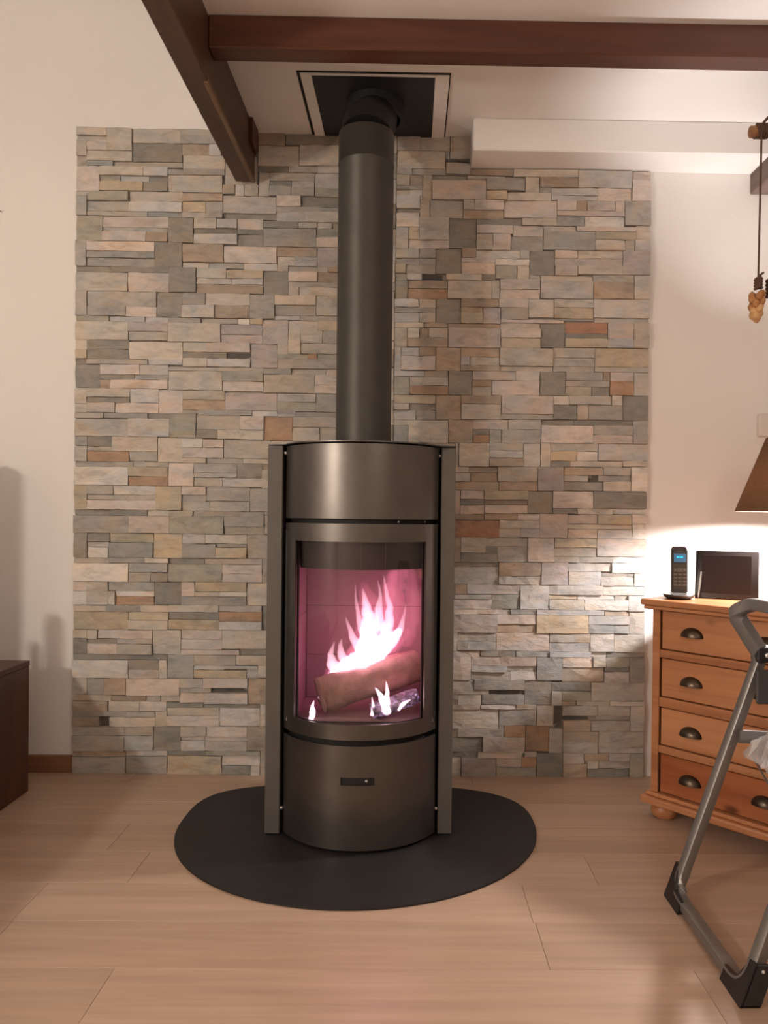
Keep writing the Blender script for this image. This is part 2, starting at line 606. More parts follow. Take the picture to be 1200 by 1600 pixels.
# ------------------------------------------------------------------ stone cladding
STONES = """680,890,1724,1794l 136,334,1606,1680p 688,890,1540,1612y -1204,-948,1740,1796k -894,-690,0,70y -1248,-1040,358,426w 70,272,2156,2226p -1248,-1042,718,786w -1248,-1042,538,606y -902,-702,1434,1504k -1248,-1048,1076,1146w 690,890,288,358k -556,-358,1970,2040g -904,-708,1612,1682k 338,534,1360,1430p -1248,-1042,898,964g 488,682,1974,2044s 332,530,474,542p -1248,-1056,1796,1866k -898,-696,720,786e 688,890,1010,1076d -1248,-1052,1616,1684k 480,676,542,610y -548,-358,1426,1496g -1050,-850,1546,1612w -1248,-1048,1258,1324k 478,678,1792,1858l 330,530,1540,1606k -700,-578,2198,2306g 488,684,1254,1320p -892,-690,900,964e 616,818,2208,2272l -1248,-1048,0,64g -714,-578,2306,2400g -706,-508,2092,2156l -690,-498,1360,1426m -1048,-850,294,358p 340,538,2092,2156p 168,344,180,252k -910,-708,2168,2230k -1042,-858,2278,2346d 704,890,832,898p -700,-504,1908,1970p -62,120,2270,2336k 704,890,1190,1254l -694,-524,472,542k -694,-520,1182,1250k -578,-424,2268,2344k -424,-270,2272,2348k 132,298,1788,1856k -1248,-1054,84,142k 136,238,1976,2086d 168,336,896,962R 168,336,722,788k -1056,-904,1796,1868p 170,334,542,608p -476,-268,2348,2400d 718,890,114,176g -854,-700,1908,1976b -1048,-896,1258,1326l -702,-550,182,250l -1048,-894,0,66g 182,296,1162,1250k 418,526,630,722l -8,142,1248,1314k -952,-846,808,900y -952,-846,448,540k 488,594,898,990p 678,830,1794,1858b 536,688,1010,1074p 302,482,1430,1484p -1150,-908,2034,2074p -1042,-892,900,964p -1042,-866,2346,2400k 204,336,0,72m 24,136,2004,2088k -956,-854,1888,1980d -904,-802,1796,1888d 786,890,1884,1974m -546,-440,1250,1338o -1118,-952,808,864s -1200,-944,986,1022p -1248,-1150,1982,2076e 790,890,1342,1434d 440,540,272,364d -946,-844,88,178d 284,442,92,150p -1208,-956,1944,1980p -1108,-940,1204,1258k 488,586,0,92d 478,578,1074,1164m 444,544,808,898p -798,-634,1288,1342g -758,-594,1022,1076g -948,-852,1704,1796d 88,184,1880,1972d -896,-798,1256,1346e 792,890,2070,2160g 344,486,192,254g -598,-498,1520,1608m 496,598,722,808m 188,338,1338,1396k -908,-814,1980,2072d 438,532,1878,1970d 94,188,1336,1428b -554,-458,1608,1698m -944,-848,986,1076y 482,578,1430,1520d -896,-798,360,448s 580,738,360,414b -940,-848,1164,1256k 484,580,364,452s -802,-554,1794,1828b -498,-264,1518,1554g -946,-846,634,718d 328,478,1108,1164k 336,496,754,806b 90,182,1696,1786d 482,574,1610,1700d -554,-460,1790,1878d -604,-510,1702,1790s 446,532,96,192o -866,-714,2346,2400s -856,-700,2252,2304k 92,184,1518,1606b -1248,-1162,2164,2258p -898,-804,1076,1162p -1208,-956,1888,1920g 136,220,2304,2400k 64,188,2088,2152k 140,228,1428,1518d -1248,-1156,1438,1524d 142,234,1250,1336b -1136,-1042,2316,2400k 442,536,990,1074d 774,890,472,540k -896,-702,180,220p -936,-848,1346,1434p -604,-516,810,898g -846,-604,634,666s -1054,-856,2130,2168k -1054,-856,2092,2130l 340,488,1252,1302s -1118,-902,1436,1470p 526,730,686,722l -894,-704,542,580y 218,418,686,722p -766,-604,1750,1794l 532,786,1916,1944p 26,136,2336,2400k -38,92,1518,1572p -796,-604,684,720y -596,-524,266,362b 248,440,328,364g -604,-522,634,718k -846,-720,808,862s 664,790,1342,1396g 374,616,2244,2272k -440,-262,1300,1338k 574,734,1664,1706R 332,444,806,866g -594,-516,984,1070k -1196,-1118,632,718k -356,-266,1716,1790k -596,-522,92,182b -1248,-1054,142,176k 366,488,1970,2024g 436,530,1720,1790k -760,-596,266,306p -1156,-952,506,538p 584,718,92,140k 272,418,2192,2236g -1210,-1042,2278,2316k 598,720,722,774l 168,284,92,146d -814,-650,1976,2014l 662,826,630,668w -354,-268,1898,1970m -718,-546,1252,1288k -1200,-1046,1164,1204o 168,238,362,450p -1150,-988,1980,2018p -1098,-936,1346,1384p -732,-604,1702,1750b 690,818,2160,2208p -352,-262,1358,1426g 684,774,474,542l -1208,-956,1920,1944s -1054,-946,88,144l -848,-690,1360,1398b -798,-640,410,448g 328,478,1824,1864p 530,680,1720,1760y -762,-596,326,362p -798,-600,362,392y 312,418,630,686e -1208,-1054,2092,2130s -510,-356,1716,1754g -708,-554,1642,1680m -1204,-1050,1544,1582d -848,-694,1182,1220p -1118,-946,684,718s 278,440,272,308g -896,-702,220,250k -846,-694,468,506p -1162,-1002,2168,2204y -852,-732,1702,1750l -804,-644,1126,1162s -578,-476,2344,2400b 828,890,1076,1168w -744,-594,984,1022k 642,792,2064,2102w -704,-546,574,610o -754,-596,90,126g 530,688,1574,1610k 734,832,1648,1706p -902,-550,1504,1520g -62,26,2336,2400g 424,488,1164,1252l -416,-268,2120,2158d -412,-264,1574,1612k -1156,-1008,1488,1526p -16,132,1786,1824o 334,482,1606,1644y 690,838,176,214g -1044,-936,1384,1436l 818,890,2160,2238p -762,-598,1576,1610p 278,442,1040,1074y 598,762,774,808l -510,-356,1754,1790k -702,-548,1432,1468p 530,684,472,508l -1114,-952,864,898y 228,390,1484,1518p -702,-550,1468,1504e -846,-694,506,542p -748,-596,144,180p 472,616,2206,2244b 336,488,0,36e 832,890,1612,1706k 832,890,358,452d -1162,-1002,2224,2258k 574,734,1612,1646y 592,752,1398,1432k 544,704,864,898y 544,704,830,864g 730,890,686,720w 678,838,0,34d -504,-354,1934,1970b -1048,-898,1110,1146y 830,890,1794,1884k 684,834,1286,1322g 540,690,324,360d 170,312,628,666p -534,-366,2214,2246g 618,786,1884,1916k -848,-690,1398,1432k -1102,-944,1042,1076w 526,704,1224,1254k -1052,-904,1648,1684m -690,-542,928,964s -1042,-894,540,576k 334,482,1644,1680p 168,334,1074,1106b -440,-338,1248,1300k -760,-604,864,898w 184,310,1880,1922p -892,-704,580,608d 192,286,840,896k 334,480,574,610p -1204,-1050,1582,1616d 676,830,542,576s 530,684,508,542k 190,364,150,180p -366,-270,2190,2244l 280,442,988,1020p -1206,-1054,2130,2164e -16,136,1606,1640b 526,662,630,668k 830,890,540,626k -1112,-856,2258,2278g -758,-598,1520,1552l -1204,-1044,1404,1436k -1200,-944,1022,1042g 336,496,722,754k 480,736,610,630l -690,-548,36,72p -1048,-898,1076,1110o -696,-546,752,786p 328,478,1790,1824p -402,-268,2062,2100k 582,716,232,270k 538,792,2102,2122p -644,-550,1108,1162d -704,-546,542,574l 530,688,1542,1574g -64,94,1394,1426y 618,786,1944,1974k 192,332,804,840d -1084,-952,448,486s -1248,-1116,234,272b 486,550,192,270k 350,516,2156,2186k -498,-352,1360,1394e 184,330,1572,1606b -6,140,1428,1462o 578,724,1076,1110g 186,332,508,542g 186,332,474,508g -1128,-1048,296,358b -708,-554,1610,1642m 682,836,2014,2046y 834,890,1434,1522k 834,890,1254,1342g 676,830,576,608l 238,402,1940,1970w -1042,-898,754,788s 334,478,1074,1108b 348,484,416,452p 838,890,176,270k 594,838,932,952k 516,690,2178,2206l -420,-268,1790,1822k 188,340,2086,2118b 762,890,770,808w 744,834,1434,1488o -892,-706,608,634k -1204,-1062,1706,1740g -508,-268,2100,2120g -696,-546,720,752p -14,136,1972,2004p 530,680,1760,1792k 188,338,1396,1428b 684,834,1254,1286p -1248,-1196,806,898d 532,584,92,184g 586,678,0,52b 838,890,0,92e 534,622,1342,1396d 234,366,1302,1338p 286,444,866,896k -1052,-904,1616,1648g -698,-550,1076,1108l -498,-352,1394,1426k -6,140,1462,1494k 334,480,542,574b -720,-604,810,850y 366,488,1302,1340k 716,838,232,270k -1090,-946,632,664o 706,834,952,988y -634,-546,1288,1340p 332,436,1712,1756g 336,488,934,964k 584,718,140,174b 182,324,1756,1788b -856,-706,2132,2162b 706,838,898,932l -1116,-998,234,272k 682,794,1974,2014k 578,718,1488,1520g -62,24,2050,2102p -690,-542,898,928e -1042,-894,576,606y -16,132,1824,1854b 612,834,1322,1342d 238,386,364,394g -1248,-1200,984,1076y -706,-506,2070,2092d -1124,-904,1868,1888d -1116,-896,428,448d -62,26,2118,2168l 578,724,1134,1164b -846,-628,448,468p 598,796,1166,1188k 238,374,2030,2062p 374,488,2024,2062p 580,694,414,452p 168,248,308,362g -802,-690,1850,1888k -338,-262,1244,1300s -1196,-1084,448,486p 584,690,174,214b 230,340,2118,2156p -640,-524,412,448k -650,-556,1970,2014d -1248,-1042,214,234g -64,142,1314,1334k -858,-760,2304,2346b -1062,-948,1704,1740p -1040,-926,392,428d 296,424,1164,1196b -1194,-1128,296,358g -690,-554,1850,1880y 238,408,2062,2086d -1204,-978,1526,1544g -458,-412,1572,1660k -1050,-938,178,214k 612,836,2046,2064p 594,706,952,988p 720,846,722,754l -1008,-902,1488,1526l 650,756,2122,2160p 676,830,1858,1884k 312,392,1864,1914e 330,530,1520,1540k -1248,-1204,1706,1796g -1248,-1050,64,84b 300,366,1970,2030p 478,676,1858,1878k 266,332,1696,1756m 580,690,288,324e -1202,-1098,1346,1384p 538,642,2064,2102s -64,-6,1426,1494e -412,-330,1612,1660k -1248,-1030,1146,1164g 338,534,1340,1360g -460,-352,1842,1878p -458,-350,1660,1696p -690,-582,0,36d -1040,-926,358,392p -1248,-1146,176,214b -1150,-908,2018,2034s 122,214,2248,2290g -460,-268,1822,1842g -706,-546,610,634l 214,374,2248,2272b -62,-14,1970,2050l 826,890,626,686l -1046,-940,1168,1204s -24,88,1878,1912g 324,436,1756,1790p 594,706,898,932p -852,-766,1750,1794g 718,890,92,114l -1248,-1208,1888,1982g 738,832,358,398p -506,-402,2064,2100l -848,-744,984,1020k 724,828,1076,1112k 238,348,416,450p -768,-706,2072,2132g 238,300,1970,2030k 684,890,1706,1724k -64,-8,1248,1314s -1054,-946,144,178g 686,890,1522,1540k 578,744,1466,1488g -652,-556,2032,2070p 408,538,2064,2092k -750,-548,72,90e -804,-698,1076,1110g -574,-534,2156,2246k -792,-592,1342,1360s -998,-898,236,272p 296,424,1224,1252g 296,424,1196,1224l -850,-688,1554,1576d 720,838,34,64g -628,-502,1880,1908l 734,832,1612,1648l -856,-768,2092,2132y -806,-630,964,984g 220,330,1540,1572k -508,-416,2120,2158p -1200,-1108,1220,1258d -1248,-1104,272,296k -844,-748,144,180k -64,-16,1604,1676k 526,622,1188,1224y 336,432,36,72p 364,446,150,192o -1050,-894,66,88l 530,686,1520,1542g -358,-268,1970,2008p -844,-754,88,126l 488,526,1164,1254k 578,678,1432,1466y 228,328,1106,1140b -762,-550,250,266d -358,-264,1460,1496p -1248,-1136,2370,2400k 182,266,1696,1736y -1248,-1194,296,358k -852,-700,2230,2252g 190,278,270,308k -1200,-1102,1042,1076g 724,828,1134,1166g -1142,-976,1326,1346g -428,-262,1338,1358g 266,432,72,92p -1002,-910,2168,2204d -64,28,1696,1732l 390,482,1484,1520l -1122,-996,606,632s -814,-728,2034,2072k -846,-760,862,900l 532,618,1878,1916p 126,262,1856,1880k -814,-652,2014,2034d 280,442,1020,1040b 184,330,1518,1540b -330,-266,1612,1662g -1204,-1044,1384,1404d 586,666,52,92p -358,-264,1426,1460p 36,70,2152,2246k -850,-762,1576,1612k -848,-760,270,306p 134,332,1680,1696b 744,832,416,452e 530,688,452,472l -366,-268,2158,2190e 386,484,364,396l 418,472,2186,2244k 516,690,2160,2178l -1002,-910,2224,2258l -850,-758,1520,1554k -62,-16,1784,1852e -556,-426,2040,2064d -1196,-1118,806,846w -62,24,1934,1970k -64,90,1732,1752g 310,438,1914,1938w 190,280,984,1018p -988,-908,1980,2018b 336,416,896,934k -438,-354,1898,1934l -352,-268,1842,1878b -1248,-1122,606,630k -4,122,2246,2270k 836,890,2014,2070k -64,20,1334,1370l -1248,-1196,448,506d -416,-266,1696,1716g 332,482,1680,1700k -1112,-976,964,986d -850,-762,326,360k 746,834,1488,1522p 190,278,1040,1074p 280,404,964,988b 766,890,808,832w -534,-452,2158,2194g 622,704,1188,1224w 238,372,394,416l 838,890,898,954w -802,-670,1828,1850l -896,-764,786,808d -1248,-1116,426,448d 630,762,988,1010k 272,404,452,474g -358,-268,2008,2040e -848,-758,1044,1076p -1042,-962,718,754g -1090,-946,664,684w -756,-596,126,144p -64,26,1752,1784l 574,734,1646,1664d -1104,-974,272,294b -350,-266,1662,1696y 332,570,1700,1712p 748,890,452,472d -446,-318,1496,1518k -764,-636,786,808p -1210,-1136,2316,2354p -1248,-1196,630,684w 272,350,2156,2192y -1248,-1208,2076,2146g -1248,-1200,1164,1222k 640,766,808,830g 404,530,452,474g -452,-366,2158,2190g 550,582,184,270D -728,-652,2034,2070l 538,610,2122,2160p 64,136,1640,1678k -1248,-1124,1866,1888d -1248,-1124,1684,1706e -784,-648,1682,1702g -798,-718,1254,1288d -1248,-1112,964,984d -732,-596,306,326D -898,-762,250,270d -996,-892,606,632k -846,-796,666,720p 168,336,788,804d 706,828,1112,1134g -758,-624,1162,1182g -1118,-984,788,808g -1086,-952,486,506p 306,440,308,328D 20,94,1334,1370g -1124,-992,1684,1704l -1248,-1204,1378,1438k 70,202,2226,2246e -1196,-1114,866,898d -758,-628,1888,1908s -1248,-1118,786,806g -894,-750,70,88d 416,488,898,934l 168,204,0,72k -848,-772,1220,1254w 532,618,1944,1974p -546,-518,718,810g 666,758,64,92b -978,-850,1526,1546l -804,-644,1110,1126k 762,890,990,1010l -670,-554,1828,1850l -550,-514,1070,1140k 172,312,666,684g 634,774,668,686l 228,302,1428,1462k -578,-464,2246,2268d -64,50,1494,1516l -772,-694,1220,1252p -628,-524,448,472d 488,612,2044,2064l 488,612,1320,1340d 168,280,962,984b 818,890,2238,2272p -938,-896,178,236k 26,64,2088,2152k -356,-270,2244,2272l -904,-784,1682,1702g 830,890,1974,2014p -6,94,1370,1394d -546,-520,542,634d -548,-522,0,92g -1116,-984,2074,2092g -464,-356,2246,2268g -850,-732,306,326g 622,664,1342,1398g -1156,-1026,1470,1488d 760,890,270,288k -1248,-1142,1324,1346g 222,328,1140,1162b 166,272,450,472p -984,-856,2074,2092s -962,-898,718,754d 24,88,1936,1972g 582,710,214,232D 710,838,214,232g 392,438,1864,1914k -550,-446,1496,1518g -64,-38,1516,1604l -628,-574,2156,2198k 184,310,1922,1940p 634,760,270,288g 678,744,1432,1466d 372,484,396,416g 432,488,36,76o 758,838,64,92l -1026,-902,1470,1488s 28,90,1696,1732k 168,192,804,896b -1248,-1210,2296,2354k -624,-514,1162,1182k -64,46,1676,1696k 296,340,1252,1302e 846,890,720,770w 260,382,610,628p -550,-524,182,266k 26,90,1752,1786k -38,30,1572,1604l -688,-598,1552,1576D -848,-758,1020,1044g -542,-512,900,972g -636,-546,786,810p 50,140,1494,1518b 578,668,1110,1134k 540,580,270,324k 274,408,254,270p -1086,-980,2204,2224l -460,-354,1878,1898g 38,126,1854,1878D 544,640,808,830k 30,92,1572,1606b -926,-896,358,428k -62,-12,2202,2244g -1108,-1050,178,214k -1042,-938,214,234k 796,890,1168,1190k -452,-366,2190,2214l -498,-384,1554,1572e -798,-684,392,410l -502,-438,1902,1934k 298,328,1790,1858k 168,228,1106,1140k -12,36,2202,2244b 404,488,964,988p 834,890,954,990p 720,846,754,770g 436,684,1712,1720g 234,296,1250,1282o -1196,-1086,486,504d 168,190,984,1074p 190,280,1018,1040d 534,592,1396,1430l -1210,-1112,2258,2278s 382,480,610,630g 168,266,72,92d 184,238,1940,1976b 526,634,668,686y -62,26,1912,1934g -760,-714,2304,2346l -854,-758,1888,1908l -592,-496,1340,1360w 168,274,252,270p 694,744,416,454k 536,630,990,1010d -848,-758,1162,1182k -896,-806,964,984e -704,-604,666,684w 170,260,608,628p -1248,-1136,2354,2370s -1248,-1196,684,718p -684,-558,396,410l -856,-768,2072,2092g -992,-904,1684,1704l -976,-896,964,986k -630,-542,964,984g -984,-896,788,808w -14,24,2004,2050y 172,218,684,722b -652,-556,2014,2032d -1248,-1200,1222,1258g 526,598,1164,1188d -350,-264,1554,1574e 202,344,2236,2248k -510,-416,1698,1716l 736,830,608,626b 738,832,398,416d 182,266,1736,1756b -1248,-1196,506,538k -708,-662,2162,2198b -796,-704,666,684k -558,-522,366,412k -16,30,1640,1676k -534,-452,2194,2214d 228,302,1462,1484b -720,-604,850,864g -976,-896,1326,1346d 188,230,2118,2156k -1248,-1204,1580,1616k -986,-898,1146,1164k -920,-848,272,294k -844,-756,126,144p 46,134,1678,1696b -1196,-1118,846,866k -426,-356,2040,2062k -1162,-1086,2204,2224e 610,650,2122,2160b -62,-4,2244,2270l -1248,-1204,1546,1580y -496,-428,1338,1360m 26,88,1912,1936g -1208,-1116,2076,2092s -1248,-1202,1346,1378k -1200,-1108,1204,1220g -1118,-1090,632,684k -1248,-1210,2258,2296g -1146,-1108,176,214D 752,790,1396,1434k -498,-458,1572,1608k 794,830,1974,2014g -662,-628,2156,2198p -600,-558,362,396l -62,26,2102,2118d 408,486,254,272k -980,-910,2204,2224d 120,220,2290,2304D 166,186,472,542g -20,38,1854,1878l -64,-6,1370,1394p 756,792,2122,2160p -1196,-1156,504,538k -64,-24,1878,1912y -1156,-1118,1436,1470b -460,-420,1790,1822k -910,-852,2230,2252g 678,720,34,64k 234,296,1282,1302d -356,-300,2040,2062k 168,182,1162,1250k -582,-548,0,36k 30,64,1640,1676b 688,748,454,474k 286,332,840,866d -318,-264,1496,1518p -974,-920,272,294k 168,222,1140,1162k -62,36,2190,2202g 248,306,308,328g 402,438,1938,1970k 184,220,1540,1572l -64,-20,1852,1878e -14,36,2168,2190l 262,312,1858,1880d -602,-554,1680,1702y -62,-14,2168,2190k -648,-602,1680,1702w -502,-460,1878,1902g 580,634,270,288b -1248,-1204,1524,1546d -1030,-986,1146,1168s 718,746,1488,1522b 774,826,668,686g -314,-268,1878,1898b 442,488,76,96k 668,706,1110,1134D 472,516,2186,2206g 168,190,270,308g -354,-314,1878,1898g -550,-514,1140,1162b -848,-792,1346,1360g -1248,-1206,2146,2164k 168,190,146,180d -300,-268,2040,2062d 202,272,2226,2236g -384,-350,1554,1574o 438,478,1864,1878g 120,136,2304,2336g -542,-516,972,984g 344,364,180,192g 26,36,2152,2168g 432,442,76,92g 666,678,52,64g -438,-228,1040,1132k -262,-64,1312,1404k -28,168,776,868y -342,-158,776,868g -208,-30,36,128k -522,-346,36,128g -516,-342,776,868k -224,-60,1132,1224y -228,-68,1040,1132g -68,92,1040,1132p -264,-64,1528,1596b -160,38,708,776d -262,-64,1244,1312d -370,-224,1132,1224l -514,-370,1132,1224d -268,-124,2044,2136d -26,168,196,264p -346,-208,36,128g -524,-342,196,264l -14,166,432,500d -264,-132,1436,1528y -284,-108,432,500g -158,-28,776,868k -342,-176,196,264k -270,-148,2228,2320y 6,170,604,672k -156,6,604,672d -444,-284,432,500k 50,168,1132,1224y -64,92,500,568d -268,-112,1912,1980p -266,-152,1720,1812l -314,-160,708,776b -176,-26,196,264g -60,50,1132,1224g -520,-376,500,568k -208,-64,500,568k -168,-62,2136,2228l -266,-162,1628,1720d -268,-150,2320,2400g 66,168,36,128b -268,-168,2136,2228y -520,-386,604,672d -162,-64,1628,1720k 38,168,708,776b -30,66,36,128g -386,-260,604,672y -152,-64,1720,1812k -148,-62,2228,2320g -426,-314,708,776y -268,-158,1844,1912k -522,-320,160,196l -268,-66,264,300k -414,-214,0,36p -260,-156,604,672p -150,-62,2320,2400k -514,-438,1040,1132p 92,168,1040,1132y -442,-254,300,336y -18,168,160,196y -522,-318,400,432b -164,40,972,1004y -264,-64,1596,1628p -108,-14,432,500d -158,-64,1844,1912k -220,-44,568,604p -512,-316,904,936l -518,-426,708,776d -132,-64,1436,1528k -318,-128,400,432l -316,-126,904,936k -350,-184,936,972g -54,110,300,336b 4,168,868,904k -182,2,336,368b -286,-124,1004,1040k -200,-20,128,160k -12,168,368,400y -376,-292,500,568k -292,-208,500,568d -124,-62,2044,2136d -378,-200,128,160y -188,-12,368,400y -174,-18,160,196y 14,168,0,36k -520,-366,568,604d -360,-188,368,400g -438,-286,868,904d -148,4,868,904p -524,-444,432,500y -292,-144,672,708l 2,168,336,368g -52,168,1224,1248k -132,14,0,36l -320,-174,160,196y -524,-378,264,300b -366,-220,568,604b -522,-360,368,400d -184,-40,936,972k 92,166,500,568d -128,28,400,432y -286,-148,868,904p -516,-378,1004,1040y -426,-292,672,708k 36,168,264,300y -524,-368,336,366k -522,-378,128,160k 42,170,568,604l -34,94,672,708d 28,168,400,432b -416,-276,972,1004b -268,-128,2012,2044g -262,-126,1404,1436l 54,168,936,972l 40,168,972,1004b -378,-268,264,300p -254,-144,300,336k -144,-34,672,708k -522,-414,0,36d 60,168,1004,1040p -66,36,264,300d -20,94,128,160d -276,-164,972,1004k -44,66,904,936g -228,-52,1224,1244k -402,-228,1224,1244k -522,-426,672,708d -112,-62,1912,1980l -40,54,936,972d -124,-30,1004,1040g -268,-164,1812,1844y -268,-164,1980,2012k -442,-350,936,972p -378,-286,1004,1040k 66,168,904,936b -164,-62,1812,1844k -164,-62,1980,2012g -144,-54,300,336y -30,60,1004,1040p -516,-416,972,1004g -368,-270,336,368p -44,42,568,604g -214,-132,0,36k -524,-442,300,336b -520,-402,1224,1248k -270,-182,336,368l 94,172,672,708b -126,-44,904,936k -512,-442,936,972y -516,-438,868,900k 94,168,128,160k -128,-62,2012,2044k 110,168,300,336l -126,-64,1404,1436p"""


def stone_cells(tok, rng):
    letter = tok[-1]
    x0, x1, z0, z1 = [int(v) / 1000 for v in tok[:-1].split(',')]
    gx0, gx1 = rng.uniform(.0004, .0016), rng.uniform(.0004, .0016)
    gz = rng.uniform(.0003, .0011)
    x0, x1, z0, z1 = x0 + gx0, x1 - gx1, z0 + gz, z1 - gz
    w, h = x1 - x0, z1 - z0
    nx = max(1, min(5, round(w / .032)))
    nz = max(1, min(3, round(h / .024)))
    d = rng.uniform(.018, .029)
    if h < .022:
        d = rng.uniform(.014, .027)
    if letter == 'D':
        d = .009
    if letter == 'd':
        d *= .9
    tx, tz = rng.uniform(-.004, .004), rng.uniform(-.003, .003)
    verts, faces = [], []
    for j in range(nz + 1):
        for i in range(nx + 1):
            u, v = i / nx, j / nz
            edge = (i in (0, nx)) + (j in (0, nz))
            y = -d + tx * (u - .5) + tz * (v - .5) + rng.uniform(-.0016, .0016) + edge * rng.uniform(.0003, .0018)
            jx = 0 if i in (0, nx) else rng.uniform(-.3, .3) * w / nx
            jz = 0 if j in (0, nz) else rng.uniform(-.3, .3) * h / nz
            ex = rng.uniform(-.0009, .0009)
            verts.append((x0 + w * u + jx + (ex if i in (0, nx) else 0), y, z0 + h * v + jz + (ex if j in (0, nz) else 0)))
    for j in range(nz):
        for i in range(nx):
            a = j * (nx + 1) + i
            q = (a, a + 1, a + nx + 2, a + nx + 1)
            if rng.random() < .5:
                faces += [(q[0], q[1], q[2]), (q[0], q[2], q[3])]
            else:
                faces += [(q[0], q[1], q[3]), (q[1], q[2], q[3])]
    ring = [i for i in range(nx + 1)] + [j * (nx + 1) + nx for j in range(1, nz + 1)] + \
           [nz * (nx + 1) + i for i in range(nx - 1, -1, -1)] + [j * (nx + 1) for j in range(nz - 1, 0, -1)]
    base = len(verts)
    for r in ring:
        x, y, z = verts[r]
        verts.append((x, -.004, z))
    n = len(ring)
    for k in range(n):
        faces.append((ring[(k + 1) % n], ring[k], base + k, base + (k + 1) % n))
    return letter, verts, faces


def build_stones():
    rng = random.Random(11)
    toks = STONES.split()
    letters = list(STONE_PX)
    # bed of mortar behind the stones
    bed = nb()
    box(bed, -1.246, .888, -.006, -.0002, .001, 2.27)
    box(bed, -1.246, .210, -.006, -.0002, 2.2702, 2.388)
    box(bed, -1.246, -.66, -.006, -.0002, 2.3882, 2.398)
    obj('mortar_bed', bed, 'mortar', wall_back)
    rest_v, rest_f, rest_m = [], [], []
    for n, t in enumerate(toks):
        letter, v, f = stone_cells(t, rng)
        if n < 300:
            me = bpy.data.meshes.new('stone')
            me.from_pydata(v, [], f)
            obj('stone', me, 'st_' + letter, wall_back)
        else:
            o = len(rest_v)
            rest_v += v
            rest_f += [tuple(i + o for i in q) for q in f]
            rest_m += [letters.index(letter)] * len(f)
    me = bpy.data.meshes.new('small_stones')
    me.from_pydata(rest_v, [], rest_f)
    for l in letters:
        me.materials.append(M['st_' + l])
    me.polygons.foreach_set('material_index', rest_m)
    o = obj('small_stones', me, None, wall_back)
    o['kind'] = 'stuff'


build_stones()

# ------------------------------------------------------------------ beams
t = thing('ceiling_beam', 'dark brown wooden joist running from stone wall towards viewer, left of flue', 'beam', (-.62, -.04, 2.2))
b = nb()
box(b, -.035, .035, -4.5, 0, 0, .1895, .003)
obj('timber', b, 'beam_y', t)
b = nb()
box(b, .0225, .0375, -.66, -.001, -.0025, .010, .002)
obj('edge_strip', b, 'strip', t)
b = nb()
box(b, .0352, .047, -.10, -.002, .10, .188, .002)
obj('shim', b, 'beam', t)

t = thing('ceiling_beam', 'reddish brown wooden beam crossing below the ceiling in front of flue plate', 'beam', (-.584, -.70, 2.297))
b = nb()
box(b, 0, 1.852, 0, .07, 0, .0925, .003)
obj('timber', b, 'beam', t)

t = thing('ceiling_beam', 'greyish brown joist end below white soffit at right edge behind hanging cord', 'beam', (1.303, -.162, 2.2))
b = nb()
box(b, -.034, .036, -4.3, 0, .0, .1895, .003)
box(b, -.034, .036, .0005, .160, .0, .0755, .002)
obj('timber', b, 'beam_grey', t)

# ------------------------------------------------------------------ ceiling plate and flue
t = thing('ceiling_plate', 'square black steel ceiling plate in white frame around the flue', 'plate', (-.13, -.215, CEIL))
b = nb()
box(b, -.247, .247, -.215, .20, -.0022, -.0002)
obj('shadow_gap', b, 'black', t)
b = nb()
x0, x1, y0, y1 = -.236, .2425, -.209, .197
for q in ((x0, -.200, y0, y1), (.197, x1, y0, y1), (-.1995, .1965, y0, -.199), ):
    box(b, *q, -.0065, -.0025, .0006)
obj('frame', b, 'paint', t)
b = nb()
box(b, -.1985, .1955, -.198, .197, -.0055, -.0025, .0006)
obj('plate', b, 'plate_black', t)

FX, FY = -.150, -.43
t = thing('flue_pipe', 'dark grey vertical stovepipe rising from stove top to black ceiling plate', 'flue pipe', (FX, FY, 1.19))
b = nb()
lathe(b, [(.0880, .0005), (.0880, .895), (.0893, .897), (.0893, .899), (.0882, .902), (.0882, .995), (.0870, .998), (.080, .998)], 64)
obj('pipe', b, 'pipe', t, True)
el = fillet([(0, 0, .9985), (0, .012, 1.030), (.015, .150, 1.120), (.017, .178, 1.1985)], .05, 7)
b = nb()
tube(b, el, [.0795 - .001 * i / (len(el) - 1) for i in range(len(el))], 48, (1, 1), (1, 0, 0))
obj('elbow', b, 'black', t, True)
b = nb()
lathe(b, [(.0865, 1.137), (.0965, 1.137), (.0985, 1.139), (.0985, 1.1926), (.0865, 1.1926)], 56, .017, .180, cap=False)
obj('collar', b, 'plate_black', t, True)

# ------------------------------------------------------------------ hearth plate
def hearth():
    cx, cy, a, bf, bb_ = -.150, -.47, .557, .530, .340
    out = []
    N = 120
    for i in range(N):
        th = 2 * PI * i / N
        c, s = math.cos(th), math.sin(th)
        n = 2.0 if s < 0 else (3.6 if c < 0 else 2.9)
        if s >= 0:
            r = (abs(c) ** n + abs(s) ** n) ** (-1 / n)
        else:
            r = 1
        out.append((cx + a * c * r, cy + (bf if s < 0 else bb_) * s * r))
    b = nb()
    prism(b, out, .0003, .006)
    e = [e for e in b.edges if all(v.co.z > .005 for v in e.verts)]
    bmesh.ops.bevel(b, geom=e, offset=.0015, segments=1, affect='EDGES')
    o = obj('hearth_plate', b, 'hearth')
    tag(o, 'black rounded steel floor plate lying on oak floor under the stove', 'hearth plate')


hearth()

# ------------------------------------------------------------------ stove
CX, CY, R = -.143, -.44, .26
ST = thing('wood_stove', 'tall grey steel wood stove with curved glass door on black floor plate', 'stove', (CX, CY, .0062))


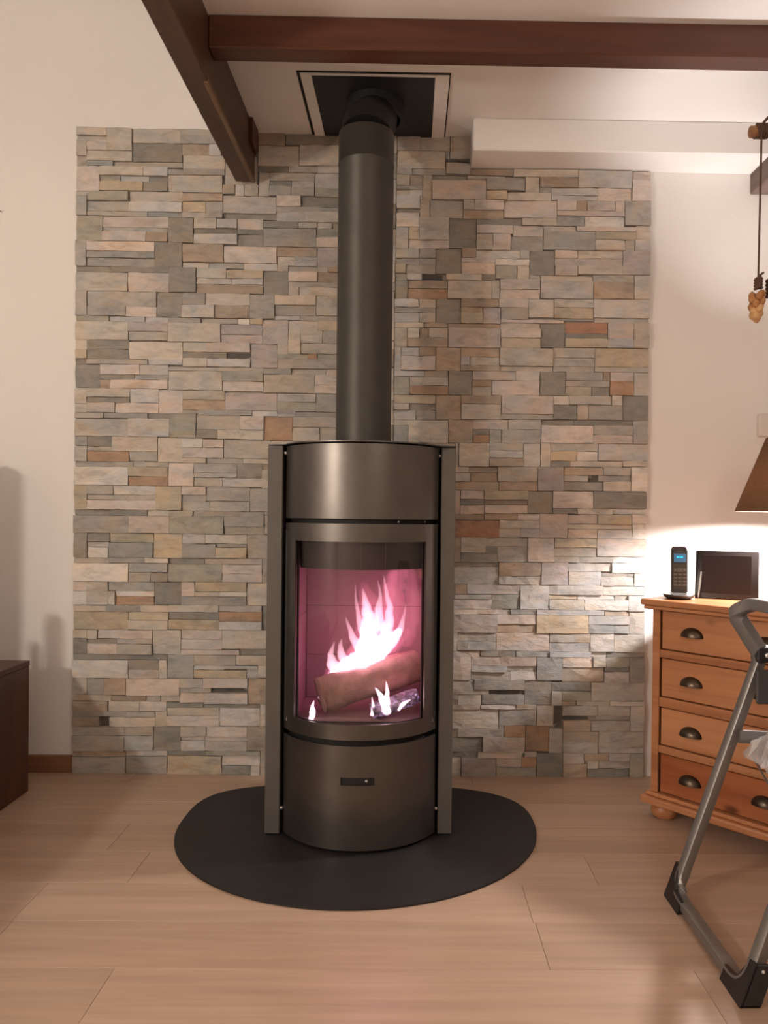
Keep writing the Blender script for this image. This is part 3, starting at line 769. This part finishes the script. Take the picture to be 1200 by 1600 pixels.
def arc(bm, r0, r1, a0, a1, z0, z1, n=32):
    """solid curved slab, angles from the front axis, local to the stove axis"""
    st = []
    for i in range(n + 1):
        a = a0 + (a1 - a0) * i / n
        s, c = math.sin(a), -math.cos(a)
        st.append([bm.verts.new((r * s, r * c, z)) for r, z in ((r0, z0), (r1, z0), (r1, z1), (r0, z1))])
    for p, q in zip(st, st[1:]):
        for k in range(4):
            bm.faces.new((p[k], p[(k + 1) % 4], q[(k + 1) % 4], q[k]))
    bm.faces.new(list(reversed(st[0])))
    bm.faces.new(st[-1])
    return bm


ZB = .0062


def zz(z):
    return z - ZB


A = math.asin(.2305 / R)
# dark inner body: base, top chamber and the walls round the fire
def d_outline(r, half, yb, n=28):
    a0 = math.asin(min(1, half / r))
    pts = [(r * math.sin(-a0 + 2 * a0 * i / n), -r * math.cos(-a0 + 2 * a0 * i / n)) for i in range(n + 1)]
    return pts + [(half, yb), (-half, yb)]


b = nb()
prism(b, d_outline(.236, .228, .245), zz(.010), zz(.355))
obj('lower_body', b, 'black', ST)
b = nb()
prism(b, d_outline(.236, .228, .245), zz(.930), zz(1.1855))
obj('upper_body', b, 'black', ST)
b = nb()
for s in (-1, 1):
    box(b, *sorted((s * .228, s * .222)), -.135, .245, zz(.3555), zz(.9295))
box(b, -.2215, .2215, .239, .245, zz(.3555), zz(.9295))
obj('shell', b, 'black', ST)
# firebox
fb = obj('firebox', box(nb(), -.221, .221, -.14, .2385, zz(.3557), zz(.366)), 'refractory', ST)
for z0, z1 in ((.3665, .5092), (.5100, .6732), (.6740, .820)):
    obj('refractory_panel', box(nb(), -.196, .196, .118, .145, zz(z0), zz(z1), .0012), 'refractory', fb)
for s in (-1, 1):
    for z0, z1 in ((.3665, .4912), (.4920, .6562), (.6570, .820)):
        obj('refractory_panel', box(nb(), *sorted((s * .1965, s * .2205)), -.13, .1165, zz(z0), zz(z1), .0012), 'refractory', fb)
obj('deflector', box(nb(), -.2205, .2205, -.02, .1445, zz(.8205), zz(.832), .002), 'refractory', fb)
# iron baffle hanging behind the top of the glass
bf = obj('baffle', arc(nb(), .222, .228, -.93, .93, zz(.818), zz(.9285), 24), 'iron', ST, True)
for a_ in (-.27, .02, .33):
    obj('reflection_streak', arc(nb(), .2285, .2292, a_, a_ + .006, zz(.820), zz(.925), 1), 'steel_side', bf)  # pale lines painting the glass reflections onto the baffle
# curved front
obj('upper_panel', arc(nb(), R - .004, R, -A, A, zz(.9665), zz(1.1825), 48), 'steel', ST, True)


def framed(a_out, z0, z1, a_in0, a_in1, zi0, zi1, r0, r1):
    b = nb()
    arc(b, r0, r1, -a_out, a_out, zi1, z1, 48)
    arc(b, r0, r1, -a_out, a_out, z0, zi0, 48)
    arc(b, r0, r1, -a_out, a_in0, zi0, zi1, 10)
    arc(b, r0, r1, a_in1, a_out, zi0, zi1, 10)
    return b


ai = math.asin(.194 / R)
door = obj('door', framed(A, zz(.332), zz(.952), -ai, ai, zz(.376), zz(.900), R - .006, R), 'steel', ST, True)
obj('glass_pane', arc(nb(), R - .0105, R - .0065, -ai - .02, ai + .02, zz(.370), zz(.906), 40), 'glass', door, True)
obj('seal', framed(ai + .02, zz(.368), zz(.908), -ai + .008, ai - .008, zz(.3765), zz(.8995), R - .015, R - .0110), 'black', door, True)
hs = (math.asin(-.0455 / R), math.asin(.0515 / R))
low = obj('lower_panel', framed(A, zz(.016), zz(.3155), hs[0], hs[1], zz(.2035), zz(.2255), R - .006, R), 'steel', ST, True)
sl = obj('handle_slot', arc(nb(), R - .012, R - .0062, hs[0] - .02, hs[1] + .02, zz(.198), zz(.231), 8), 'black', low, True)
b = nb()
bmesh.ops.create_icosphere(b, subdivisions=2, radius=.0042)
obj('stud', b, 'bolt', low, True, (.0285, -.2535, zz(.2150)))
# side panels
for x0, x1, yf in ((-.2855, -.2405, -.126), (.2385, .2820, -.119)):
    obj('side_panel', box(nb(), x0, x1, yf, .24, zz(.0085), zz(1.1855), .002), 'steel_side', ST)
# thin top plate: bulged in front, over the side panels
pts = [(.272 * math.sin(-.98 + 1.96 * i / 40), -.272 * math.cos(-.98 + 1.96 * i / 40)) for i in range(41)]
pts = [(-.286, -.128)] + pts + [(.2825, -.120), (.2825, .242), (-.286, .242)]
b = nb()
prism(b, pts, zz(1.1862), zz(1.1898))
obj('top_plate', b, 'steel', ST)
for x, y, z in ((-.2335, -.118, 1.163), (.2325, -.113, 1.160), (-.236, -.118, .085), (.234, -.113, .085)):
    b = nb()
    bmesh.ops.create_icosphere(b, subdivisions=2, radius=.0050)
    obj('screw', b, 'bolt', ST, True, (x, y, zz(z)))
for a_ in (.48, .90):
    b = nb()
    bmesh.ops.create_icosphere(b, subdivisions=1, radius=.0030)
    obj('rivet', b, 'bolt', ST, True, (.2420 * math.sin(a_), -.2420 * math.cos(a_), zz(.959)))

# ------------------------------------------------------------------ fire
def blob_log(p0, p1, r, seed, n=12, segs=7):
    rg = random.Random(seed)
    P0, P1 = Vector(p0), Vector(p1)
    pts = [P0.lerp(P1, i / segs) for i in range(segs + 1)]
    b = nb()
    tube(b, pts, [r * (.93 + .14 * rg.random()) for _ in pts], n)
    for v in b.verts:
        v.co += Vector((rg.uniform(-1, 1), rg.uniform(-1, 1), rg.uniform(-1, 1))) * r * .05
    bmesh.ops.triangulate(b, faces=[f for f in b.faces if len(f.verts) > 4])
    return b


o = obj('firewood_log', blob_log((-.264, -.560, .428), (.030, -.455, .503), .053, 2), 'log', None, True)
tag(o, 'large brown log leaning across the stove fire under the flames', 'log')
o = obj('firewood_log', blob_log((-.105, -.600, .391), (.030, -.560, .432), .0235, 5, 10, 6), 'ember')
tag(o, 'small charred log glowing violet at lower right inside the stove', 'log')

FL = {'core': [[(-0.271, -0.525, 0.409, 0.0079), (-0.246, -0.525, 0.437, 0.0158), (-0.215, -0.525, 0.481, 0.0237), (-0.181, -0.525, 0.517, 0.0277), (-0.142, -0.525, 0.533, 0.0316), (-0.093, -0.525, 0.561, 0.0336), (-0.05, -0.525, 0.593, 0.0237), (-0.023, -0.525, 0.629, 0.0079)], [(-0.148, -0.525, 0.523, 0.0237), (-0.131, -0.525, 0.569, 0.0316), (-0.125, -0.525, 0.62, 0.0257), (-0.124, -0.525, 0.668, 0.0207), (-0.132, -0.525, 0.707, 0.0119), (-0.141, -0.525, 0.752, 0.0018)], [(-0.097, -0.525, 0.549, 0.0277), (-0.074, -0.525, 0.585, 0.0277), (-0.062, -0.525, 0.633, 0.0188), (-0.057, -0.525, 0.682, 0.0128), (-0.066, -0.525, 0.731, 0.0069), (-0.078, -0.525, 0.794, 0.0016)], [(-0.133, -0.525, 0.593, 0.0138), (-0.147, -0.525, 0.64, 0.0109), (-0.156, -0.525, 0.681, 0.0069), (-0.162, -0.525, 0.722, 0.0043), (-0.164, -0.525, 0.766, 0.0012)], [(-0.103, -0.525, 0.593, 0.0158), (-0.098, -0.525, 0.642, 0.0099), (-0.101, -0.525, 0.682, 0.0059), (-0.095, -0.525, 0.715, 0.0014)], [(-0.211, -0.525, 0.493, 0.0257), (-0.233, -0.525, 0.52, 0.0178), (-0.237, -0.525, 0.548, 0.0099), (-0.229, -0.525, 0.576, 0.004), (-0.228, -0.525, 0.588, 0.0012)], [(-0.181, -0.525, 0.503, 0.0198), (-0.199, -0.525, 0.533, 0.0158), (-0.208, -0.525, 0.564, 0.0099), (-0.204, -0.525, 0.596, 0.0016)], [(-0.137, -0.525, 0.553, 0.0198), (-0.165, -0.525, 0.588, 0.0138), (-0.179, -0.525, 0.624, 0.0079), (-0.193, -0.525, 0.663, 0.0016)], [(-0.084, -0.525, 0.623, 0.0178), (-0.091, -0.525, 0.682, 0.0119), (-0.087, -0.525, 0.731, 0.0059), (-0.096, -0.525, 0.78, 0.0014)], [(-0.05, -0.525, 0.593, 0.0178), (-0.027, -0.525, 0.623, 0.0119), (-0.015, -0.525, 0.663, 0.0059), (-0.008, -0.525, 0.702, 0.0014)], [(-0.23, -0.525, 0.453, 0.0158), (-0.238, -0.525, 0.483, 0.0099), (-0.234, -0.525, 0.509, 0.0016)], [(-0.165, -0.525, 0.462, 0.004), (-0.126, -0.525, 0.482, 0.0099), (-0.089, -0.525, 0.502, 0.002)]], 'low': [[(-0.057, -0.615, 0.391, 0.0119), (-0.069, -0.615, 0.421, 0.0119), (-0.081, -0.615, 0.444, 0.0079), (-0.096, -0.615, 0.467, 0.0016)], [(-0.065, -0.615, 0.395, 0.0119), (-0.061, -0.615, 0.429, 0.0099), (-0.06, -0.615, 0.456, 0.0059), (-0.064, -0.615, 0.486, 0.0014)], [(-0.106, -0.615, 0.383, 0.0059), (-0.101, -0.615, 0.408, 0.0059), (-0.105, -0.615, 0.44, 0.0012)], [(-0.027, -0.615, 0.399, 0.004), (-0.012, -0.615, 0.418, 0.0069), (0.011, -0.615, 0.432, 0.0014)], [(-0.285, -0.615, 0.37, 0.0079), (-0.279, -0.615, 0.393, 0.0099), (-0.281, -0.615, 0.408, 0.0059), (-0.276, -0.615, 0.427, 0.0014)]], 'halo': [[(-0.153, -0.51, 0.52, 0.0395), (-0.118, -0.51, 0.62, 0.0533), (-0.123, -0.51, 0.699, 0.0375), (-0.144, -0.51, 0.773, 0.0059)], [(-0.058, -0.51, 0.567, 0.0395), (-0.051, -0.51, 0.67, 0.0415), (-0.044, -0.51, 0.75, 0.0336), (-0.025, -0.51, 0.81, 0.0257), (-0.014, -0.51, 0.857, 0.0079)], [(-0.265, -0.51, 0.418, 0.0217), (-0.232, -0.51, 0.466, 0.0356), (-0.177, -0.51, 0.52, 0.0435), (-0.074, -0.51, 0.575, 0.0435), (0.005, -0.51, 0.621, 0.0099)], [(-0.003, -0.51, 0.571, 0.0158), (0.01, -0.51, 0.651, 0.0257), (0.013, -0.51, 0.731, 0.0237), (0.005, -0.51, 0.8, 0.0178), (-0.002, -0.51, 0.854, 0.0059)], [(-0.075, -0.51, 0.67, 0.0198), (-0.064, -0.51, 0.74, 0.0237), (-0.053, -0.51, 0.799, 0.0198), (-0.042, -0.51, 0.853, 0.0059)]]}
fire = thing('fire', 'white and pink flames rising from logs behind the stove glass', 'fire', (-.11, -.525, .42))
for kind in ('core', 'low', 'halo'):
    for s in FL[kind]:
        path = smooth_path([p[:3] for p in s], 4)
        rad = []
        for i in range(len(s) - 1):
            for k in range(4):
                t_ = k / 4
                rad.append(s[i][3] * (1 - t_) + s[i + 1][3] * t_)
        rad.append(s[-1][3])
        rg = random.Random(len(path) * 7 + int(s[0][3] * 1e5))
        path = [p - Vector((-.11, -.525, .42)) + Vector((rg.uniform(-1, 1), rg.uniform(-1, 1), 0)) * r * .18 for p, r in zip(path, rad)]
        b = nb()
        tube(b, path, rad, 12, (1., 1.) if kind != 'halo' else (1., 1.), (0, 1, 0))
        obj('glow' if kind == 'halo' else 'flame_tongue', b, 'flame_' + kind, fire, True)
lamp('fire_light', (-.07, -.45, .60), .56, (1, .08, .30), .07)
lamp('ember_light', (-.02, -.585, .47), .12, (1, .3, .45), .03)

# ------------------------------------------------------------------ pine chest of drawers, standing across the corner
DO = (.802, -.386)
DRZ = math.atan2(-.749, .663)
DW, DD = .503, .38


def dpt(s, d, z=0.):
    c, q = math.cos(DRZ), math.sin(DRZ)
    return (DO[0] + s * c - d * q, DO[1] + s * q + d * c, z)


DR = thing('chest_of_drawers', 'honey pine chest of four drawers with bronze cup pulls beside stone wall', 'chest of drawers', (DO[0], DO[1], 0), DRZ)
b = nb()
box(b, 0, .020, .006, DD, .085, .681, .001)
box(b, DW - .020, DW, .006, DD, .085, .681, .001)
box(b, .020, DW - .020, DD - .012, DD, .085, .681)
box(b, 0, .025, -.001, .0055, .085, .681, .001)
box(b, DW - .025, DW, -.001, .0055, .085, .681, .001)
for z0, z1 in ((.526, .551), (.366, .397), (.2155, .2395)):
    box(b, .0255, DW - .0255, 0, .05, z0, z1, .0015)
obj('carcass', b, 'pine', DR)
b = nb()
box(b, .0205, DW - .0205, .33, .335, .09, .68)
obj('back_panel', b, 'black', DR)
b = nb()
box(b, -.022, DW + .022, -.022, DD + .004, .6815, .694, .004, 2)
box(b, -.030, DW + .030, -.030, DD + .008, .6945, .7145, .005, 2)
obj('top', b, 'pine', DR)
b = nb()
box(b, -.012, DW + .012, -.012, DD, .0725, .0845, .003, 2)
box(b, -.026, DW + .026, -.026, DD, .047, .072, .007, 2)
obj('plinth', b, 'pine', DR)
for s, d in ((.032, .030), (DW - .05, .035), (.05, DD - .05), (DW - .05, DD - .05)):
    b = nb()
    lathe(b, [(.028, .0003), (.038, .007), (.043, .022), (.040, .036), (.032, .0466)], 24, s, d)
    obj('foot', b, 'pine', DR, True)


def cup():
    b = nb()
    a, c, h = .038, .024, .030
    n, m = 14, 6
    rings = []
    for j in range(m + 1):
        ph = PI / 2 * j / m * .98
        rings.append([b.verts.new((a * math.cos(PI * i / n) * math.cos(ph), -c * math.sin(ph), h * math.sin(PI * i / n) * math.cos(ph))) for i in range(n + 1)])
    for p, q in zip(rings, rings[1:]):
        for i in range(n):
            b.faces.new((p[i], p[i + 1], q[i + 1], q[i]))
    g = bmesh.ops.solidify(b, geom=b.faces[:], thickness=.0016)
    return b


cup_me = None
for k, (z0, z1) in enumerate(((.5545, .678), (.4005, .5225), (.243, .3625), (.0885, .212))):
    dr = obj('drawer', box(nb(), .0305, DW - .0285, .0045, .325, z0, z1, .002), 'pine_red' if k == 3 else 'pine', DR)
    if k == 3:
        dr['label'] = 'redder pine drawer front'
    for s in (.135, .368):
        if cup_me is None:
            h = obj('cup_pull', cup(), 'bronze', dr, True)
            cup_me = h.data
        else:
            h = bpy.data.objects.new('cup_pull', cup_me)
            COL.objects.link(h)
            h.parent = dr
        h.location = (s, .0043, (z0 + z1) / 2 - .012)

# ------------------------------------------------------------------ on the chest
TOP = .7149
# cordless phone
px, py, _ = dpt(.052, .068)
t = thing('cordless_phone', 'black cordless phone standing in round cradle on pine chest, screen lit blue', 'phone', (px, py, TOP), -.10)
b = nb()
lathe(b, [(.036, 0), (.047, .006), (.050, .0125), (.048, .0145), (.030, .0165)], 36)
obj('cradle', b, 'phone', t, True)
b = nb()
lathe(b, [(.0303, .0168), (.0475, .0149), (.0475, .0158), (.0303, .0178)], 36, cap=False)
obj('cradle_rim', b, 'silver', t, True)
hs_ = nb()
tilt = Matrix.Rotation(-.06, 4, 'X')
outl = [(-.0255, 0), (.0255, 0), (.0255, .142), (.019, .153), (-.019, .153), (-.0255, .142)]
a_ = [hs_.verts.new((x, -.011, z)) for x, z in outl]
b_ = [hs_.verts.new((x, .011, z)) for x, z in outl]
for i in range(6):
    hs_.faces.new((a_[i], a_[(i + 1) % 6], b_[(i + 1) % 6], b_[i]))
hs_.faces.new(a_)
hs_.faces.new(list(reversed(b_)))
bmesh.ops.bevel(hs_, geom=hs_.edges[:], offset=.003, segments=2, affect='EDGES')
hd = obj('handset', hs_, 'phone', t, True, (0, -.002, .0185))
hd.rotation_euler = (-.05, 0, 0)
obj('keypad_face', box(nb(), -.0225, .0225, -.0122, -.0108, .012, .096, .0004), 'phone_face', hd)
obj('screen', box(nb(), -.0190, .0190, -.0124, -.0108, .101, .129, .0004), 'screen_blue', hd)
b = nb()
for x in (-.0085, -.0035, .0025, .0075):
    box(b, x - .0018, x + .0018, -.0130, -.0125, .1145, .1205)
obj('screen_digits', b, 'screen_cyan', hd)
obj('earpiece', box(nb(), -.008, .008, -.0124, -.0108, .1345, .1365), 'phone_keys', hd)
key = None
for r_ in range(5):
    for c_ in range(3):
        w_, h_ = (.0058, .0028) if r_ < 4 else ((.0045, .0045) if c_ != 1 else (.0085, .0060))
        b = nb()
        box(b, -w_, w_, -.0006, .0006, -h_, h_, .0003)
        obj('key', b, 'phone_keys', hd, False, ((c_ - 1) * .0150, -.0128, .027 + r_ * .0112 + (.003 if r_ == 4 else 0)))
# charging cable behind the cradle
# digital photo frame
FA, FB = Vector((.949, -.356, TOP)), Vector((1.125, -.437, TOP))
rz = math.atan2(FB.y - FA.y, FB.x - FA.x)
fw = (FB - FA).length
t = thing('photo_frame', 'dark flat digital photo frame leaning back on pine chest beside the phone', 'photo frame', FA, rz)
par = obj('frame', box(nb(), 0, fw, -.002, .016, .0008, .160, .003, 2), 'frame_dark', t, True)
par.rotation_euler = (-.20, 0, 0)
pr = obj('screen', box(nb(), .020, fw - .022, -.0032, -.0018, .018, .145, .0005), 'frame_screen', t)
pr.rotation_euler = (-.20, 0, 0)
b = nb()
tube(b, [(fw * .5, .028, .13), (fw * .5, .062, .002)], .004, 8)
obj('stand', b, 'dark_plastic', t)
b = nb()
tube(b, [(.012, -.012, .003), (.017, -.006, .052), (.020, -.003, .088)], [.0022, .0028, .0022], 8)
obj('silver_rod', b, 'silver', t, True)  # slim silver line up the left of the frame

# table lamp
LX, LY = 1.252, -.415
t = thing('table_lamp', 'table lamp with dark brown conical fabric shade glowing on pine chest', 'lamp', (LX, LY, TOP))
b = nb()
lathe(b, [(.052, 0), (.055, .006), (.040, .02), (.050, .06), (.060, .10), (.050, .145), (.022, .175), (.012, .19), (.010, .262)], 36)
obj('base', b, 'ceramic', t, True)
b = nb()
lathe(b, [(.011, .2625), (.013, .265), (.013, .290), (.008, .292)], 16)
obj('socket', b, 'bolt', t, True)
zs0, zs1, rs0, rs1 = .288, .529, .183, .092
b = nb()
lathe(b, [(rs0, zs0), (rs0, zs0 + .004), (rs1, zs1), (rs1 - .0012, zs1), (rs0 - .0012, zs0 + .003), (rs0 - .0012, zs0)], 64, cap=False)
r_ = b.verts[:]
obj('lamp_shade', b, 'shade', t, True)
b = nb()
for k in range(3):
    a_ = 2 * PI * k / 3 + .4
    tube(b, [(.012 * math.cos(a_), .012 * math.sin(a_), zs1 - .012), ((rs1 + .0025) * math.cos(a_), (rs1 + .0025) * math.sin(a_), zs1 - .012)], .0015, 6)
tube(b, [(.012, 0, zs1 - .012), (.019, 0, .42), (.019, 0, .34), (.0125, 0, .285)], .0015, 6)
lathe(b, [(.012, zs1 - .014), (.014, zs1 - .010)], 12, cap=True)
obj('shade_carrier', b, 'bolt', t)
lamp('table_lamp_light', (LX, LY, TOP + .347), 54, (1, .92, .89), .03)

# white box on the wall above the lamp
o = obj('wall_box', box(nb(), 1.309, 1.42, -.022, -.0002, 1.29, 1.375, .004, 2), 'white_plastic')
tag(o, 'small white plastic box on plaster wall above the lamp shade', 'wall box')

# ------------------------------------------------------------------ folding step frame at right
FS = thing('folding_step_frame', 'grey metal tube folding stand with black corner feet right of stove', 'folding stand', (.70, -.93, 0))


def rel_(p):
    return (p[0] - .70, p[1] + .93, p[2])


ya, yb2 = -.935, -1.345
B1, B2 = (.9056, ya, .632), (.9056, yb2, .632)
F1, F2 = (.695, ya, .019), (.695, yb2, .019)
pts = fillet([rel_(p) for p in (B1, F1, F2, B2)], .055, 6)
b = nb()
tube(b, pts, .0165, 12, (.95, .72), (0.0, 0.6, .8), True)
obj('rear_frame', b, 'tube', FS, True)
# black corner feet
for yc, s in ((ya, 1), (yb2, -1)):
    p0 = Vector(rel_((.694, yc, .018)))
    b = nb()
    box(b, -.021, .021, *sorted((s * .0175, s * .0245)), .0006, .088, .002)      # cheek on the outer side of the leg
    box(b, -.0225, .018, *sorted((s * .0245, -s * .075)), .0006, .0055, .001)     # sole
    prof = [(s * .0245, .0006), (s * .0245, .088), (s * .002, .088), (-s * .022, .038), (-s * .075, .032), (-s * .075, .0006)]
    v0 = [b.verts.new((-.0228, y_, z_)) for y_, z_ in prof]
    v1 = [b.verts.new((-.0172, y_, z_)) for y_, z_ in prof]
    for i in range(6):
        b.faces.new((v0[i], v0[(i + 1) % 6], v1[(i + 1) % 6], v1[i]))
    b.faces.new(v0)
    b.faces.new(list(reversed(v1)))
    for v in b.verts:
        v.co.x += v.co.z * .345
    obj('foot', b, 'dark_plastic', FS, False, (p0.x, p0.y, 0))
    b = nb()
    bmesh.ops.create_icosphere(b, subdivisions=1, radius=.0042)
    obj('foot_screw', b, 'bolt', FS, True, (p0.x + .024, p0.y + s * .0245, .074))
# hoop handle
hp = [rel_(p) for p in (B1, (.834, ya, .742), (.866, ya - .035, .766), (.875, ya - .10, .768), (.875, yb2 + .10, .768), (.866, yb2 + .035, .766), (.834, yb2, .742), B2)]
b = nb()
tube(b, fillet(hp, .045, 6), .0195, 12, (1., .8), (0, .3, 1), True)
obj('hoop_handle', b, 'grey_plastic', FS, True)
for yc in (ya, yb2):
    b = nb()
    box(b, -.020, .026, -.022, .022, -.018, .022, .003)
    q = rel_((.9075, yc, .632))
    br = obj('bracket', b, 'dark_plastic', FS, False, q)
    b = nb()
    lathe(b, [(.0065, 0), (.0065, .003), (.004, .005)], 12)
    sc = obj('bolt', b, 'bolt', br, True, (.004, -.0222, .002))
    sc.rotation_euler = (PI / 2, 0, 0)
# front frame going down to the right, upper platform, step and stays
for yc in (ya - .026, yb2 + .026):
    b = nb()
    tube(b, [rel_((.925, yc, .640)), rel_((1.245, yc, .016))], .014, 8, (.8, 1.), (0, 1, 0), True)
    obj('front_leg', b, 'tube', FS, True)
    b = nb()
    tube(b, [rel_((.842, yc + .004, .428)), rel_((1.035, yc + .004, .420))], .0125, 8, (.5, 1.3), (0, 0, 1), True)
    obj('side_stay', b, 'tube', FS, True)
    b = nb()
    tube(b, [rel_((.865, yc + .005, .400)), rel_((.955, yc + .005, .245))], .0028, 6)
    obj('wire_link', b, 'tube', FS, True)
b = nb()
box(b, rel_((.918, 0, 0))[0], rel_((1.16, 0, 0))[0], yb2 + .93 + .045, ya + .93 - .045, .600, .632, .006, 2)
obj('platform', b, 'dark_panel', FS)
b = nb()
box(b, rel_((.880, 0, 0))[0], rel_((1.10, 0, 0))[0], yb2 + .93 + .045, ya + .93 - .045, .372, .388, .004, 2)
obj('step', b, 'grey_plastic', FS)
b = nb()
tube(b, [rel_((1.245, ya - .05, .016)), rel_((1.245, yb2 + .05, .016))], .0125, 8, (1, 1), (0, 0, 1), True)
obj('floor_bar', b, 'tube', FS, True)

b = nb()
box(b, *[q_ + o_ for q_, o_ in ((.880 - .70, 0), (.950 - .70, 0), (ya + .93, -.034), (ya + .93, -.026), (.512, 0), (.5995, 0))], .004)
obj('hinge_plate', b, 'dark_panel', FS)

# clear plastic bag on the step
def bag():
    rg = random.Random(9)
    b = nb()
    bmesh.ops.create_grid(b, x_segments=16, y_segments=14, size=.5)
    bot = []
    for v in b.verts:
        u, w = v.co.x + .5, v.co.y + .5
        x = .842 + u * .20
        y = -1.16 + w * .185
        h = math.sin(PI * min(1, u * 1.05)) ** .6 * math.sin(PI * w) ** .5 if 0 < u < .95 and 0 < w < 1 else 0
        v.co = Vector((x + rg.uniform(-.006, .006), y + rg.uniform(-.006, .006), .3925 + max(0, h) * .098 * (.7 + .6 * rg.random()) + .001))
    ret = bmesh.ops.extrude_face_region(b, geom=b.faces[:])
    for v in [g for g in ret['geom'] if isinstance(g, bmesh.types.BMVert)]:
        v.co.z = .3895
    bmesh.ops.triangulate(b, faces=b.faces[:])
    return b


t = thing('plastic_bag', 'clear crinkled plastic bag of dark parts lying on the grey folding stand', 'bag', (.94, -1.07, .3888))
off = Vector((-.94, 1.07, -.3888))
b = bag()
for v in b.verts:
    v.co += off
obj('film', b, 'bag', t)
rg = random.Random(4)
for k in range(7):
    x, y = rg.uniform(.885, 1.0), rg.uniform(-1.13, -1.01)
    b = nb()
    a_ = rg.uniform(-.6, .6)
    tube(b, [(x - .03 * math.cos(a_), y - .03 * math.sin(a_), .402), (x + .03 * math.cos(a_), y + .03 * math.sin(a_), .406)], .0075, 8)
    for v in b.verts:
        v.co += off
    obj('part', b, 'bag_dark', t, True)

# ------------------------------------------------------------------ hanging dowel with cords
HX, HY, HZ = .897, -.9, 1.985
t = thing('hanging_dowel', 'rough wooden dowel hung on dark cord with knotted tassel at right edge', 'hanging decoration', (HX, HY, HZ))
b = nb()
tube(b, [(-.024, 0, -.002), (.0, 0, .001), (.10, .004, .006), (.22, 0, .004)], [.0150, .0135, .014, .0135], 12)
obj('dowel', b, 'dowel', t, True)
b = nb()
for k in range(5):
    x = -.008 + k * .0065
    pts = [(x + .003 * math.sin(i), .0165 * math.cos(2 * PI * i / 12), .001 + .0165 * math.sin(2 * PI * i / 12)) for i in range(13)]
    tube(b, pts, .0036, 6)
obj('cord_wrap', b, 'rope', t, True)
b = nb()
tube(b, [(-.001, -.014, -.006), (-.0015, -.012, -.20), (-.003, -.012, -.385)], .0027, 8)
obj('drop_cord', b, 'rope', t, True)
b = nb()
tube(b, smooth_path([(.004, 0, .015), (.030, .0, .045), (.10, .0, .11), (.22, 0, .216)], 4), .0036, 8)
obj('hanging_cord', b, 'rope', t, True)
b = nb()
tube(b, [(.034, .008, -.008), (.035, .008, -.38)], .0026, 8)
obj('drop_cord', b, 'rope', t, True)
b = nb()
for k in range(4):
    z = -.386 - k * .0075
    pts = [(-.003 + .0075 * math.cos(2 * PI * i / 10), -.012 + .0075 * math.sin(2 * PI * i / 10), z + .002 * math.sin(i)) for i in range(11)]
    tube(b, pts, .0042, 6)
tube(b, [(-.003, -.012, -.380), (.006, -.012, -.372), (.011, -.010, -.368)], .003, 6)
obj('knot', b, 'rope', t, True)
rg = random.Random(21)
tas = None
for k in range(17):
    lvl = k / 16
    z = -.424 - lvl * .062
    a_ = k * 2.4
    rr = .0125 * (1 - .35 * abs(lvl - .45)) * (1.15 - .45 * lvl)
    b = nb()
    bmesh.ops.create_icosphere(b, subdivisions=2, radius=.0095)
    for v in b.verts:
        v.co.z *= 1.25
        v.co *= 1 + rg.uniform(-.12, .12)
    obj('tassel_knot', b, 'knot_lit' if lvl > .62 else 'knot', t, True, (-.005 + rr * math.cos(a_) - .004 * lvl, -.012 + rr * math.sin(a_), z))  # light from below painted into the colour of the lower knots
# a second cord end hangs just beyond it
b = nb()
for k in range(5):
    z = -.384 - k * .010
    pts = [(.0350 + .006 * math.cos(2 * PI * i / 10), .008 + .006 * math.sin(2 * PI * i / 10), z) for i in range(11)]
    tube(b, pts, .0045, 6)
obj('knot', b, 'rope', t, True)

# nail in the left plaster
b = nb()
lathe(b, [(.004, 0), (.004, .002), (.0015, .003), (.0015, .018)], 10)
o = obj('nail', b, 'black', None, True, (-1.534, -.018, 2.091))
o.rotation_euler = (-PI / 2, 0, 0)
tag(o, 'small dark nail in white plaster wall at left edge', 'nail')

# ------------------------------------------------------------------ cabinet at the left, with unseen shadow casters of guessed kind on it
t = thing('sideboard', 'low dark mahogany sideboard at left edge with plain side', 'cabinet', (-1.319, -.2, 0))
b = nb()
box(b, -.46, 0, -1.60, 0, .0005, .4385, .002)
obj('body', b, 'cabinet', t)
b = nb()
box(b, -.465, .0015, -1.605, .0015, .439, .457, .002)
obj('top', b, 'cabinet', t)
for k in range(2):
    dd = obj('door', box(nb(), .0004, .010, -.34 - k * .63 - .62, -.34 - k * .63, .03, .43, .002), 'cabinet', t)
    kb = obj('knob', lathe(nb(), [(.006, 0), (.011, .012), (.006, .018)], 12), 'bronze', dd, True, (.0105, -.40 - k * .63, .25))
    kb.rotation_euler = (0, PI / 2, 0)
t = thing('guessed_loudspeaker', 'unseen tall dark loudspeaker standing on the mahogany sideboard beside a jar', 'guessed_loudspeaker', (-1.665, -.42, .4575))  # unseen, added to cast the tall shadow on the left plaster
obj('case', box(nb(), -.105, .105, -.11, .09, 0, .7165, .005, 2), 'dark_panel', t)
obj('grille', box(nb(), -.095, .095, -.118, -.1105, .02, .70, .002), 'dark_plastic', t)
t = thing('guessed_candle', 'unseen pale pillar candle standing on the dark sideboard beside a short jar', 'guessed_candle', (-1.443, -.45, .4573))  # unseen, added for the narrow shadow on the plaster
b = nb()
lathe(b, [(.030, 0), (.030, .235), (.022, .252)], 24)
obj('wax', b, 'wax', t, True)
b = nb()
lathe(b, [(.0012, .2525), (.001, .264)], 6)
obj('wick', b, 'black', t)
b = nb()
lathe(b, [(.019, 0), (.020, .04), (.020, .145), (.015, .165), (.012, .167)], 20)
o = obj('guessed_jar', b, 'dark_plastic', None, True, (-1.5035, -.45, .4573))  # unseen, added for the lower shadow next to it
tag(o, 'unseen short dark jar between the loudspeaker and the candle', 'guessed_jar')
